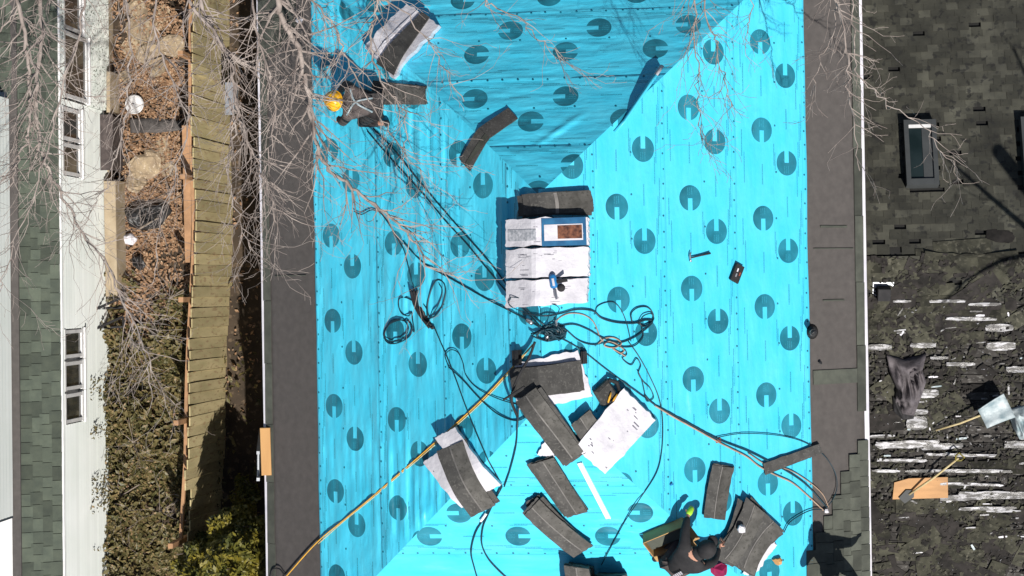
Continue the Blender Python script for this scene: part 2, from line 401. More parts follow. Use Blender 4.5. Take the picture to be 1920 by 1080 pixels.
rolls = {
 'right': ([dd('right', 1516, 540), dd('right', 1384, 540), dd('right', 1251, 540), dd('right', 1119, 540), HA], [(1427, 575), (1297, 541), (1160, 562), (1050, 600)]),
 'left': ([dd('left', 592, 540), dd('left', 707, 540), dd('left', 829, 540), dd('left', 952, 540), HA], [(677, 661), (797, 683), (925, 695), (1010, 650)]),
 'top': ([.95, dd('top', 1000, 22), dd('top', 1000, 146), dd('top', 1000, 272), HA], [(1030, 0), (1060, 110), (995, 240), (1010, 340)]),
 'bottom': ([.95, dd('bottom', 1000, 1040), dd('bottom', 1000, 913), dd('bottom', 1000, 800), HA], [(900, 1075), (1029, 952), (1255, 825), (1050, 770)]),
}
caps = {}
for fc in rolls:
    ds_, refs = rolls[fc]
    strip(fc, 0.0, ds_[0] + .08, 0, 'eave_membrane', 'felt', 0, -.006, flat=True, ds=.2)
    cap = MB()
    for k in range(4):
        d0, d1 = ds_[k], ds_[k + 1] - (.004 if k == 3 else 0)
        ref = px_sd(fc, *refs[k])[0]
        strip(fc, d0, min(HA - .004, d1 + (.06 if k < 3 else 0)), ref, 'underlayment_roll', 'blue', k, (.0012 if fc == 'top' else .004) * k)
        a, b = srange(fc, d0)
        for off, stp in ((.035, .22), (.56, .62)):
            s = a + .1
            while s < b - .1:
                d = d0 + off * CP + U(-.008, .008); aa, bb = srange(fc, d)
                if aa + .05 < s < bb - .05:
                    c = fpt(fc, s, d, .004 * k + wrinkle(fc, s, d) + .002); n = NRM[fc]; x = n.orthogonal().normalized(); y = n.cross(x)
                    pts = [c + (x * math.cos(q) + y * math.sin(q)) * .017 for q in [i * math.pi / 3 for i in range(6)]]
                    cap.add(pts + [c + n * .006], [(i, (i + 1) % 6, 6) for i in range(6)])
                s += stp * U(.9, 1.1)
    tag(cap.build('cap_nails', M('cap_nail_' + fc, (.004, .16, .24), (.004, .12, .18), 9, .5, bst=0), house), kind='stuff')
# drip edges, starter strips
for fc, u0, u1 in (('left', 0, 0), ('right', 0, 0), ('top', 0, 0), ('bottom', 0, 0)):
    a, b = srange(fc, 0); mb = MB(); n = 40
    P0 = [fpt(fc, a + (b - a) * i / n, 0, 0) for i in range(n + 1)]
    out = Vector((NRM[fc].x, NRM[fc].y, 0)).normalized()
    prof = [(-.045, .034), (.022, .010), (.028, .0), (.028, -.10), (.018, -.10)]
    for i, p in enumerate(P0):
        for (q, z) in prof: mb.v.append(p + out * (q + .003 * noise.noise((i * .4, 2, SEED[fc]))) + Vector((0, 0, z))); mb.uv.append((0, 0))
    k = len(prof)
    for i in range(n):
        for j in range(k - 1): mb.f.append((i * k + j, (i + 1) * k + j, (i + 1) * k + j + 1, i * k + j + 1)); mb.m.append(0)
    mb.build('drip_edge', 'drip', house)
tabs = []
for q in range(3):
    mb = MB(); a = (.0, .004, -.004)[q]
    mb.prism([(-.5, -.5), (.5 + a, -.5), (.5, .5 + a), (-.5 + a, .5)], 0, 1); tabs.append(meshdata(mb, 'tab_mesh', 'shingle_green'))
def tab(fc, s, d, ws, wd, h, me, parent, name='shingle', tilt=.05):
    c = fpt(fc, s, d, h); n = NRM[fc]; upv = (fpt(fc, s, d + .1, h) - c).normalized(); sv = upv.cross(n) * -1
    sv = n.cross(upv) * -1
    m = Matrix((sv * ws, (upv - n * tilt).normalized() * wd, n * .008)).transposed().to_4x4(); m.translation = c
    return inst(name, me, parent, m)
def lay_tabs(fc, courses, smin, smax, expo=.165):
    n = 0
    for j, (s0, s1) in enumerate(courses):
        s = s0
        while s < s1 - .05:
            wd_ = random.choice((.16, .2, .24, .3)); wd_ = min(wd_, s1 - s)
            tab(fc, s + wd_ / 2, (.02 + expo * (j + .5)) * CP, wd_ - .006, expo + .03, .016 + .0045 * (j % 2) + random.choice((0, 0, .007)), random.choice(tabs), house)
            s += wd_; n += 1
    return n
# new shingles at the lower right eave (stepped edge) and the upper left eave
st = [820, 850, 885, 930, 965, 1000, 1030]
lay_tabs('right', [(YB + .35 + .1 * j, px_sd('right', 1600 - 17 * j, st[j])[0]) for j in range(7)], 0, 0)
lay_tabs('left', [(px_sd('left', 540, 110 - 12 * j)[0] - 1.2, px_sd('left', 540, 108 - 11 * j)[0]) for j in range(5)], 0, 0)
for fc, uu in (('left', 505), ('right', 1607)):      # darker starter strip along the eave
    a, b = srange(fc, 0); s = a + .3
    while s < b - .3:
        L = U(.9, 1.02); s1 = min(s + L, b - .3)
        lim = px_sd('right', 1610, 830)[0]
        if not (fc == 'right' and s < lim) and random.random() < .93:
            tab(fc, (s + s1) / 2, .085, s1 - s - .008, U(.15, .17), .012, tabs[0], house, 'starter_shingle', .02)
        s += L
# a lapped patch across the eave membrane and its seams
for (u, v, wv, L) in ((1568, 706, .21, .86), (1563, 425, .03, .5), (1563, 563, .02, .4), (1563, 466, .012, .75), (545, 517, .012, .7)):
    fc = 'right' if u > 1000 else 'left'; s, d = px_sd(fc, u, v)
    tab(fc, s, d, wv, L, .008, tabs[1], house, 'membrane_lap', .0).data.materials
# turned-up flap of membrane standing on the hip, white underneath
fl = [(1150, 246), (1168, 225), (1188, 195), (1208, 165), (1225, 140), (1238, 122)]
mb = MB()
for i, (u, v) in enumerate(fl):
    p, n = roof(u, v); hgt = (.03, .10, .17, .22, .25, .20)[i]; side = Vector((.75, -.6, 0)).normalized()
    for k, (q, z) in enumerate(((0, .02), (.03, hgt * .55), (.09, hgt), (.13, hgt * .9))): mb.v.append(p + side * q * (.3 + hgt * 1.2) + Vector((0, 0, z))); mb.uv.append((0, .3))
for i in range(len(fl) - 1):
    for k in range(3): mb.f.append((i * 4 + k, i * 4 + 4 + k, i * 4 + 5 + k, i * 4 + 1 + k)); mb.m.append(1 if (i == 4 and k > 0) else 0)
o = mb.build('loose_flap', ['blue', 'paper'], house, smooth=True); sm = o.modifiers.new('solid', 'SOLIDIFY'); sm.thickness = .004
# vent pipe through the right slope
p, n = roof(1522, 622); mb = MB()
mb.tube([p - Vector((0, 0, .1)), p + Vector((0, 0, .30))], .047, 16, caps=False); mb.tube([p + Vector((0, 0, .30)), p + Vector((0, 0, .301)), p + Vector((0, 0, .1))], [.047, .038, .038], 16, caps=False)
vp = mb.build('vent_pipe', 'teal_shade', house, smooth=True)
mb = MB(); mb.tube([p + n * .012, p + n * .05], [.11, .055], 16); mb.build('flashing', 'teal_shade', house, smooth=True)

# ------------------------------------------------------------------ draped slabs: bundles, wrappers and strips lying on the roof
def drape(quad, h0, th, nu=10, nv=10, k=.22, wav=.006, seed=0, ragged=0, sides=True, bow=0):
    q = [roof(*c)[0] for c in quad]; mb = MB(); top = []; bot = []
    for j in range(nv + 1):
        for i in range(nu + 1):
            a, b = i / nu, j / nv
            p = (q[0] * (1 - a) + q[1] * a) * (1 - b) + (q[3] * (1 - a) + q[2] * a) * b
            if bow: e_ = q[1] - q[0]; e_.z = 0; p = p + e_.normalized() * (bow * (4 * b * (1 - b) - .6))
            if ragged and (i in (0, nu) or j in (0, nv)):
                p = p + Vector((noise.noise((a * 7, b * 7, seed + 1)), noise.noise((a * 7, b * 7, seed + 9)), 0)) * ragged
            z0 = roofz(p.x, p.y); zs = roofz(p.x, p.y, k) + k * .25 * TP * .85
            wv = wav * noise.noise((p.x * 5, p.y * 5, seed)) + wav
            top.append(Vector((p.x, p.y, zs + (h0 + th) / CP + wv + .02)))
            bot.append(Vector((p.x, p.y, (z0 if h0 < .02 else zs) + h0 / CP + .02)))
    W_ = nu + 1; mb.v = top + bot; nb = len(top); mb.uv = [(0, 0)] * (2 * nb)
    for j in range(nv):
        for i in range(nu):
            a = j * W_ + i; mb.f += [(a, a + W_, a + W_ + 1, a + 1), (nb + a, nb + a + 1, nb + a + W_ + 1, nb + a + W_)]
    for i in range(nu):
        mb.f.append((i, i + 1, nb + i + 1, nb + i)); a = nv * W_ + i; mb.f.append((a + 1, a, nb + a, nb + a + 1))
    for j in range(nv):
        a = j * W_; mb.f.append((a + W_, a, nb + a, nb + a + W_)); a += nu; mb.f.append((a, a + W_, nb + a + W_, nb + a))
    mb.m = [0] * len(mb.f); return mb
def sub(quad, a0, a1, b0, b1):
    f = lambda a, b: tuple((quad[0][i] * (1 - a) + quad[1][i] * a) * (1 - b) + (quad[3][i] * (1 - a) + quad[2][i] * a) * b for i in (0, 1))
    return [f(a0, b0), f(a1, b0), f(a1, b1), f(a0, b1)]
def rootat(quad, name, label, cat, group=None):
    u = sum(q[0] for q in quad) / 4; v = sum(q[1] for q in quad) / 4
    return thing(name, label, cat, roof(u, v)[0] + Vector((0, 0, .02)), group)
def inklines(root, quad, h, n, seed):
    """rows of print on the wrapper, joined into one flat print"""
    rnd = random.Random(seed); mb = MB()
    for _ in range(n):
        a, b = rnd.uniform(.05, .8), rnd.uniform(.08, .92); la = rnd.choice((.03, .05, .08, .16)); lb = rnd.uniform(.010, .022)
        d = drape(sub(quad, a, min(.96, a + la), b, b + lb), h, .0015, 2, 1, wav=.0)
        mb.add(d.v, d.f)
    tag(mb.build('printing', 'ink', root), kind='stuff')
def bundle(label, quad, h0, th, mat='shingle', layers=3, name='shingle_bundle', ragged=0, seed=1, band=True, group='shingle bundles on the roof', fan=3, bow=None):
    """a bent stack of long shingles, each layer slightly shifted"""
    r = rootat(quad, name, label, 'shingles', group); rnd = random.Random(seed); th *= .66; h0 = h0 * .75; bow = rnd.uniform(-.05, .05) if bow is None else bow; Q_ = quad; mu = sum(c_[0] for c_ in Q_) / 4; mv = sum(c_[1] for c_ in Q_) / 4
    for L in range(layers):
        o = rnd.uniform(-.09, .09); o2 = rnd.uniform(-.045, .045)
        an_ = RAD(rnd.uniform(-fan, fan)); quad = [(mu + (c_[0] - mu) * math.cos(an_) - (c_[1] - mv) * math.sin(an_), mv + (c_[0] - mu) * math.sin(an_) + (c_[1] - mv) * math.cos(an_)) for c_ in Q_]
        qd = sub(quad, .0 + o, 1.0 + o, .0 + o2, 1 + o2)
        drape(qd, h0 + th * L / layers, th / layers * .92, 9, 10, seed=seed + L, ragged=.014, wav=.014, bow=bow).build('shingle', mat, r, smooth=False)
    if band:
        drape(sub(qd, .52, 1.0, .0, 1), h0 + th + .001, .007, 4, 10, seed=seed + layers - 1, wav=.014, bow=bow).build('laminate_half', 'shingle_lam', r)
        drape(sub(qd, .46, .51, .01, .99), h0 + th, .004, 2, 10, seed=seed + layers - 1, wav=.014, bow=bow).build('seal_band', 'seal', r)
    return r
def wrapped(label, quad, h0, th, seed=1, n=14, mat='paper', ragged=.012, ends=True):
    r = rootat(quad, 'wrapped_shingle_bundle', label, 'shingles', 'wrapped shingle bundles on the roof')
    drape(quad, h0, th, 18, 14, seed=seed, wav=.016, ragged=ragged + .012).build('wrapper', mat, r, smooth=False)
    if n: inklines(r, quad, h0 + th + .010, n, seed)
    return r
# stack of wrapped bundles laid over the ridge
stackq = [[(954, 414), (1108, 408), (1110, 462), (955, 466)], [(955, 468), (1110, 463), (1110, 520), (955, 524)], [(956, 526), (1109, 520), (1106, 568), (954, 578)]]
names3 = ['with the blue picture label, far end of the ridge stack', 'in the middle of the ridge stack, printed with small text', 'under the nail gun, near end of the ridge stack']
for L in range(2):
    for k, q in enumerate(stackq):
        wrapped(('white wrapped shingle bundle ' + names3[k]) if L else 'lower-layer wrapped bundle ' + ('at the far end', 'in the middle', 'at the near end')[k] + ' of the ridge stack', sub(q, .02 if not L else 0, .98, .03, .97), .005 + .15 * L, .145, seed=40 + 7 * k + L, n=0 if not L else (12, 48, 34)[k])
top0 = [o for o in col.objects if o.name.startswith('wrapped_shingle_bundle') and 'blue picture' in o['label']][0]
Q0 = stackq[0]
drape(sub(Q0, .43, .96, .02, .98), .315, .003, 8, 4, wav=.004).build('printed_panel', 'label_blue', top0)
drape(sub(Q0, .46, .92, .24, .80), .319, .003, 6, 3, wav=.004).build('printed_panel', 'paper', top0)
drape(sub(Q0, .62, .91, .28, .74), .323, .003, 6, 3, wav=.004).build('printed_panel', 'label_brown', top0)
drape(sub(Q0, .03, .36, .38, .78), .317, .003, 6, 3, wav=.004).build('printed_panel', 'label_grey', top0)
bundle('open stack of dark shingles draped over the ridge behind the white bundles', [(972, 368), (1100, 360), (1106, 400), (975, 406)], .005, .12, layers=4, seed=5)
bundle('dark shingles at the ridge, right end, under the open stack', [(1068, 358), (1108, 362), (1110, 398), (1074, 402)], .002, .05, layers=2, seed=6, band=False)
# opened bundle on the upper left hip
q = [(768, 12), (828, 52), (742, 150), (690, 95)]
r = wrapped('opened white wrapper with grey shingles inside, bent over the upper left hip', q, .004, .14, seed=71, n=8, ragged=.03)
drape([(797, 28), (811, 38), (744, 146), (712, 124)], .16, .03, 5, 8, seed=3).build('shingle', 'shingle', r)
drape([(776, 34), (790, 22), (716, 108), (703, 116)], .16, .012, 4, 8, seed=4).build('wrapper_fold', 'paper', r)
# bundle on the lower left hip
q = [(822, 828), (868, 800), (942, 908), (872, 948)]
wrapped('torn white wrapper under a bent shingle stack on the lower left hip', [(796, 866), (850, 826), (908, 945), (868, 950)], .003, .05, seed=81, n=9, ragged=.02)
wrapped('short white wrapper end above the bent shingle stack on the lower left hip', [(820, 818), (858, 799), (942, 905), (905, 925)], .005, .13, seed=82, n=8, ragged=.015)
bundle('bent stack of dark shingles lying over the lower left hip', [(824, 848), (872, 826), (938, 942), (894, 967)], .14, .06, layers=2, seed=8)
# pile around the lower end of the ridge
wrapped('crumpled white wrapper under the shingles at the lower ridge end', [(966, 680), (1084, 656), (1112, 742), (972, 768)], .002, .03, seed=91, n=4, ragged=.03)
bundle('wide stack of dark shingles across the lower ridge end', [(967, 692), (1092, 674), (1101, 730), (976, 744)], .035, .12, layers=4, seed=9, band=False)
wrapped('small torn white wrapper corner beside the long diagonal shingle stack', [(1028, 815), (1042, 838), (1040, 856), (1008, 852)], .004, .02, seed=95, n=2)
bundle('long diagonal stack of dark shingles below the ridge end', [(974, 748), (1012, 722), (1098, 842), (1060, 868)], .15, .09, layers=3, seed=10)
bundle('short square stack of dark shingles leaning on the white bundle', [(1072, 795), (1106, 766), (1133, 801), (1098, 832)], .09, .10, layers=3, seed=11)
wrapped('big white wrapped bundle lying askew on the lower right hip', [(1171, 726), (1230, 785), (1136, 885), (1080, 836)], .004, .15, seed=99, n=46)
bundle('upper of two dark shingle stacks on the lower slope', [(994, 868), (1036, 855), (1100, 955), (1062, 967)], .01, .10, layers=3, seed=12)
bundle('lower of two dark shingle stacks on the lower slope', [(985, 958), (1014, 930), (1110, 1019), (1074, 1041)], .06, .10, layers=3, seed=13)
bundle('small dark shingle piece wedged under the lower shingle stack', [(986, 942), (1008, 928), (1030, 952), (1004, 962)], .01, .04, layers=2, seed=14, band=False)
bundle('fanned stack of grey shingles beside the kneeling worker', [(1400, 932), (1432, 962), (1372, 1058), (1338, 1036)], .01, .14, layers=4, seed=15, fan=9, bow=.05)
bundle('second fanned stack of grey shingles, right of the first, by the kneeling worker', [(1428, 956), (1466, 990), (1412, 1074), (1374, 1050)], .01, .12, layers=4, seed=25, fan=8, bow=-.06)
wrapped('thin torn white wrapper strip under the fanned shingles', [(1440, 1010), (1456, 1020), (1412, 1078), (1392, 1074)], .003, .03, seed=26, n=0, ragged=.03)
bundle('upright dark shingle stack above the kneeling worker', [(1337, 868), (1376, 875), (1358, 972), (1318, 966)], .01, .05, layers=2, seed=16)
bundle('single dark shingle crossing onto the right eave membrane', [(1424, 868), (1530, 834), (1536, 851), (1428, 890)], .002, .012, layers=1, seed=17, band=False)
bundle('dark shingle stack behind the worker in the yellow helmet', [(700, 152), (797, 164), (798, 197), (702, 196)], .004, .05, layers=2, seed=18)
bundle('dark shingle stack at the bottom edge of the picture', [(1066, 1052), (1112, 1060), (1120, 1150), (1064, 1146)], .01, .45, layers=4, seed=19)
bundle('tall shingle stack added below the lower slope to shade it, partly out of the picture', [(1122, 1072), (1175, 1070), (1180, 1150), (1124, 1150)], .01, .65, layers=5, seed=20)  # added stack, made tall so its shadow falls on the lower slope
# kinked single shingle on the upper slope
r = rootat([(872, 310), (910, 250), (965, 212), (915, 255)], 'shingle', 'kinked dark shingle lying alone on the upper slope', 'shingle', 'loose shingles')
drape([(899, 240), (919, 260), (882, 322), (863, 300)], .004, .014, 5, 8).build('shingle_half', 'shingle', r)
drape([(900, 240), (954, 203), (972, 223), (919, 260)], .004, .016, 8, 5).build('shingle_half', 'shingle', r)
drape([(911, 251), (917, 259), (876, 316), (872, 310)], .021, .004, 3, 8).build('seal_band', 'shingle_green', r)
# black straps by the lower ridge pile
for lab, q in (('small black roof bracket left of the shingle pile on the ridge', [(961, 657), (979, 655), (980, 683), (962, 685)]), ('small black roof bracket right of the shingle pile on the ridge', [(1090, 659), (1101, 658), (1102, 681), (1091, 682)])):
    mb = drape(q, .004, .05, 4, 4, wav=0); d2 = drape(sub(q, .3, .7, .0, 1.0), .055, .03, 3, 4, wav=0); mb.add(d2.v, d2.f); tag(mb.build('roof_bracket', 'teal_shade'), lab, 'bracket', 'roof brackets')
# white stick
m = seat(roof, 1087, 864, 1141, 968, .03); L = span(roof, 1087, 864, 1141, 968)
mb = MB(); mb.box((L / 2, 0, .012), (L, .075, .02), m, bev=.004); mb.box((L / 2, .03, .03), (L, .012, .02), m); tag(mb.build('trim_strip', 'pipe_white'), 'long white metal trim strip on the lower slope', 'trim strip')

# ------------------------------------------------------------------ hoses, cords and ropes
def cord(label, pts, rad, mat='hose', h=.0, name='air_hose', cat='hose', closed=False, group=None, surf=roof):
    q = []
    for i, c in enumerate(pts):
        p, n = surf(c[0], c[1]); q.append(p + n * (.034 + h + rad + (c[2] if len(c) > 2 else 0)))
    if closed: q.append(q[0])
    if name == 'air_hose': rad *= .72
    mb = MB(); c = crom(q, 7)
    if surf is roof:
        c = [Vector((p.x, p.y, max(p.z, roofz(p.x, p.y) + (.03 + rad) / CP))) for p in c]
    mb.tube(c, rad, 6); return tag(mb.build(name, mat, smooth=True), label, cat, group)
HG = 'dark air hoses across the roof'
def wig(a, b, n, amp, seed):
    r = random.Random(seed); out = []
    for i in range(n + 1):
        t = i / n; out.append((a[0] + (b[0] - a[0]) * t + r.uniform(-amp, amp), a[1] + (b[1] - a[1]) * t + r.uniform(-amp, amp)))
    return out
K = .30   # extra height where a hose lies over a bundle
cord('taut dark hose from the yellow-helmet worker to the ridge, upper of a close pair', wig((706, 240), (1030, 622), 9, 2.2, 1), .015, group=HG)
cord('taut dark hose from the yellow-helmet worker to the ridge, lower of a close pair', wig((690, 243), (1026, 628), 9, 3, 2), .014, group=HG)
cord('dark hose running from the tree side down to the coiled hose', [(668, 396), (682, 402), (700, 394), (716, 398), (732, 418), (748, 445), (762, 470), (770, 500), (779, 535), (788, 560)], .013, group=HG)
cord('dark hose branching from the coil line across to the ridge', [(762, 455), (780, 475), (806, 498), (860, 528), (920, 562), (975, 590), (1022, 620)], .015, group=HG)
cord('round loop of the coiled hose on the left slope', [(768, 600), (777, 612), (772, 630), (752, 642), (733, 643), (724, 630), (730, 612), (748, 601)], .014, closed=True, group=HG)
cord('second turn of the round hose loop on the left slope', [(765, 602), (772, 615), (764, 632), (744, 640), (730, 636), (728, 622), (738, 606), (752, 599)], .012, closed=True, h=.02, group=HG)
cord('small hose loop left of the coil knot', [(782, 566), (765, 558), (753, 560), (752, 575), (758, 588), (770, 592), (776, 585), (778, 600), (781, 622), (774, 612)], .012, group=HG)
cord('tall hose loop right of the coil knot', [(806, 596), (806, 570), (814, 540), (824, 525), (836, 530), (840, 548), (834, 572), (822, 590), (810, 597)], .015, group=HG)
cord('inner turn of the tall hose loop right of the coil knot', [(800, 570), (806, 580), (812, 595), (818, 588), (830, 566), (835, 545), (829, 532)], .010, h=.02, group=HG)
kn = MB()
for k in range(7):
    q = [];
    for c in ((784 + U(-4, 4), 545 + U(-6, 6)), (786 + U(-4, 4), 566), (796 + U(-5, 5), 585), (806 + U(-5, 5), 600), (817 + U(-5, 5), 612 + U(-6, 6))):
        p, n = roof(*c); q.append(p + n * (.05 + .012 * k))
    kn.tube(crom(q, 4), .014, 5)
tag(kn.build('hose_knot', 'black', smooth=True), 'thick knotted bunch of black hose on the left slope', 'hose knot')
cord('dark hose from the coil knot down to the lower left bundle', [(818, 612), (830, 640), (842, 668), (858, 708), (880, 768), (912, 845), (942, 906)], .013, group=HG)
cord('thin hose curl left of the yellow rope', [(846, 690), (839, 668), (848, 656), (862, 660), (872, 680), (878, 704), (900, 728), (940, 748), (982, 760)], .010, group=HG)
cord('dark hose sagging beside the lower ridge pile', [(846, 688), (872, 712), (905, 748), (938, 776), (972, 788), (996, 776), (1006, 762, .1)], .013, group=HG)
cord('dark hose from the shingle pile down to the lower left bundle', [(981, 762, .05), (975, 790), (968, 830), (958, 872), (946, 908)], .015, group=HG)
cord('dark hose leaving the lower left bundle toward the bottom edge', [(942, 908), (930, 930), (908, 968), (892, 995), (884, 1030), (890, 1060), (902, 1100)], .015, group=HG)
cord('second dark hose below the lower left bundle curving right', [(938, 912), (916, 960), (906, 985), (904, 1015), (914, 1040), (932, 1062), (962, 1090)], .015, group=HG)
cord('pale twisted cord end at the lower left bundle', [(902, 972), (908, 964), (912, 958)], .022, 'pipe_white', name='hose_coupling', cat='coupling')
cord('dark hose from the ridge knot past the white bundle', [(1030, 626), (1060, 640), (1090, 658), (1128, 688), (1160, 712), (1190, 735, .02), (1216, 752)], .011, group=HG)
cord('dark hose running from the white bundle to the right eave', [(1205, 740), (1222, 757), (1260, 778), (1300, 800), (1345, 824), (1400, 846), (1440, 866), (1480, 888), (1512, 912), (1546, 950)], .015, group=HG)
cord('tan cord running beside the dark hose to the right eave', [(1224, 760), (1262, 783), (1302, 805), (1350, 832), (1395, 855), (1420, 874), (1450, 890), (1482, 905), (1512, 930), (1540, 956)], .011, 'tan_cord', name='extension_cord', cat='cord')
cord('tan cord strand rejoining the knot at the right eave', [(1400, 850), (1436, 872), (1475, 880), (1512, 902), (1538, 925), (1550, 950)], .008, 'tan_cord', name='extension_cord', cat='cord')
cord('thin dark hose arching over the right slope to the eave', [(1340, 820), (1380, 813), (1425, 813), (1468, 818), (1505, 829), (1538, 850), (1560, 880), (1566, 908), (1560, 932), (1546, 952)], .009, group=HG)
cord('dark hose curving down from the eave knot', [(1546, 955), (1520, 955), (1495, 966), (1476, 980), (1466, 998)], .012, group=HG)
cord('long dark hose curving down the lower right slope', [(1175, 640), (1196, 670), (1215, 705), (1232, 745), (1239, 785), (1238, 840), (1228, 885), (1202, 928), (1175, 968), (1156, 1002), (1128, 1055)], .010, group=HG)
cord('thick dark hose from the ridge knot toward the right loops', [(985, 588), (1015, 592, .03), (1045, 588), (1078, 580), (1108, 583), (1124, 596), (1150, 604), (1184, 606), (1206, 600), (1220, 603), (1206, 618)], .017, group=HG)
cord('round hose loop at the right end of the tangle', [(1182, 604), (1180, 588), (1192, 577), (1210, 576), (1221, 588), (1219, 602), (1206, 610), (1192, 606)], .012, closed=True, group=HG)
cord('small inner hose loop at the right end of the tangle', [(1194, 604), (1202, 592), (1216, 588), (1221, 598), (1212, 608), (1200, 612)], .012, closed=True, h=.02, group=HG)
cord('dark hose below the thick one, returning from the right loops', [(1042, 612), (1072, 608), (1100, 618), (1128, 634), (1158, 642), (1186, 632), (1206, 618)], .014, group=HG)
cord('dark hose sagging under the tangle right of the ridge', [(1044, 606), (1060, 620), (1082, 638), (1108, 646), (1136, 642), (1162, 650), (1186, 648), (1202, 632), (1200, 614)], .012, group=HG)
cord('thin hose hoop above the right tangle', [(1114, 588), (1116, 576), (1130, 568), (1148, 567), (1162, 582), (1172, 606), (1180, 640)], .009, group=HG)
cord('thin hoop of hose on the white wrapper', [(1022, 612), (1024, 590, .25), (1016, 572, .33), (1000, 557, .33), (990, 560, .33), (989, 572, .33), (1006, 584, .25)], .009, group=HG)
cord('tan cord looping from the ridge knot', [(1040, 612), (1044, 598), (1064, 588), (1090, 590), (1110, 604), (1122, 632), (1128, 640)], .008, 'tan_cord', name='extension_cord', cat='cord')
cord('tan cord tangle right of the ridge', [(1118, 645), (1132, 634), (1150, 634), (1162, 644), (1148, 652), (1130, 648), (1142, 640), (1166, 655), (1160, 662), (1146, 654), (1170, 668)], .010, 'tan_cord', name='extension_cord', cat='cord')
cord('kinked dark cord trailing down toward the white bundle', [(1146, 654), (1160, 664), (1168, 656), (1172, 664), (1164, 672), (1180, 684), (1190, 672), (1198, 684), (1194, 700), (1204, 716), (1216, 728), (1222, 745), (1210, 752), (1206, 738), (1200, 712), (1192, 694)], .010, group=HG)
kn = MB()
for k in range(12):
    q = []; a0 = U(0, 6)
    for j in range(6):
        a = a0 + j * U(.8, 1.4); rr = U(5, 24); p, n = roof(1030 + rr * math.cos(a) * 1.2, 624 + rr * math.sin(a) * .7); q.append(p + n * (.06 + U(0, .07)))
    kn.tube(crom(q, 4), U(.008, .014), 5)
tag(kn.build('hose_knot', 'hose', smooth=True), 'dense knot of hoses and fittings on the ridge', 'hose knot')
mb = MB()
for (u1, v1, u2, v2, r_) in ((1006, 606, 996, 600, .03), (1036, 600, 1040, 622, .018), (1018, 634, 1024, 626, .022)):
    a, n = roof(u1, v1); b, _ = roof(u2, v2); mb.tube([a + n * .09, b + n * .09], r_, 8)
tag(mb.build('hose_coupling', 'steel', smooth=True), 'metal hose couplings in the ridge knot', 'coupling')
cord('black strap hanging from the ridge knot over the shingle pile', [(1012, 640, .05), (1006, 668, .10), (998, 700, .22), (988, 728, .24), (982, 752, .2), (978, 780, .04)], .018, 'black', name='strap', cat='strap')
cord('black strap end across the top of the long diagonal stack', [(974, 746, .28), (992, 736, .30), (1012, 722, .28)], .016, 'black', name='strap', cat='strap')
cord('yellow safety rope stretched from the left eave to the ridge', [(535, 1086, -.004), (596, 1018, -.004), (650, 973, -.004), (700, 932, -.004), (750, 889, -.004), (800, 846, -.004), (900, 756, -.004), (960, 693, -.004), (1006, 645, .03)], .010, 'yellow', name='rope', cat='rope')
cord('pale strand lying along the yellow safety rope', [(600, 1019, -.004), (650, 975, -.004), (700, 935, -.004), (750, 892, -.004), (800, 850, -.004), (900, 760, -.004), (960, 697, -.004), (1004, 648, .03)], .008, 'yellow_pale', name='rope', cat='rope')
cord('short cord loop on the lower left eave membrane', [(538, 1078), (528, 1066), (515, 1068), (510, 1090)], .012, 'black', name='cord', cat='cord')

# ------------------------------------------------------------------ tools on the roof
m = seat(roof, 1290, 484, 1323, 476, .035); L = span(roof, 1285, 484, 1323, 476)
hm = thing('hammer', 'small claw hammer lying on the right slope', 'hammer', m.translation)
mb = MB(); mb.tube([m @ Vector((0, 0, .018)), m @ Vector((L * .6, 0, .016)), m @ Vector((L, 0, .018))], [.010, .012, .016], 8); mb.build('handle', 'pants', hm, smooth=True)
mb = MB(); mb.tube([m @ Vector((0, -.055, .02)), m @ Vector((0, -.03, .02)), m @ Vector((0, .02, .02)), m @ Vector((.012, .06, .022)), m @ Vector((.03, .085, .03))], [.018, .013, .014, .012, .005], 8); mb.build('head', 'steel', hm, smooth=True)
# nail gun on the stack
p, n = roof(1046, 536); base = Vector((p.x, p.y, roofz(p.x, p.y, .22) + .22 * .25 * TP + .41))
m = Matrix.Translation(base) @ Matrix.Rotation(RAD(-80), 4, 'Z') @ Matrix.Rotation(RAD(12), 4, 'X')
ng = thing('nail_gun', 'blue and black nail gun on the white wrapped bundles', 'nail gun', base)
mb = MB(); mb.tube([m @ Vector((-.16, 0, .05)), m @ Vector((-.13, 0, .05)), m @ Vector((.02, 0, .05)), m @ Vector((.03, 0, .05))], [.03, .05, .05, .03], 12); mb.build('body', 'blue_plastic', ng, smooth=True)
mb = MB(); mb.box((.10, 0, .045), (.12, .035, .035), m, bev=.006); mb.box((.165, 0, .04), (.03, .02, .05), m); mb.build('nose', 'steel', ng)
mb = MB(); mb.box((-.05, .11, .045), (.05, .16, .045), m, bev=.012); mb.build('grip', 'teal_shade', ng)
mb = MB(); mb.ball((.04, .09, .05), (.055, .055, .045), mat=m); mb.build('magazine', 'black', ng, smooth=True)
mb = MB(); mb.box((-.05, .012, .102), (.10, .03, .006), m); mb.build('label_plate', 'paper', ng)
# flat box / tool pouch on the slope
m = seat(roof, 1371, 528, 1383, 497, .035); L = span(roof, 1371, 528, 1383, 497)
tb = thing('tool_case', 'small black tool case lying open on the right slope', 'tool case', m.translation)
mb = MB(); mb.box((L / 2, 0, .025), (L, .15, .05), m, bev=.008); mb.build('case', 'black', tb)
for k, (x, y, mt) in enumerate(((.35, .02, 'alu'), (.5, -.03, 'red'), (.65, .025, 'paper'))):
    mb = MB(); mb.box((L * x, y, .054), (.05, .022, .012), m); mb.build('bit', mt, tb)
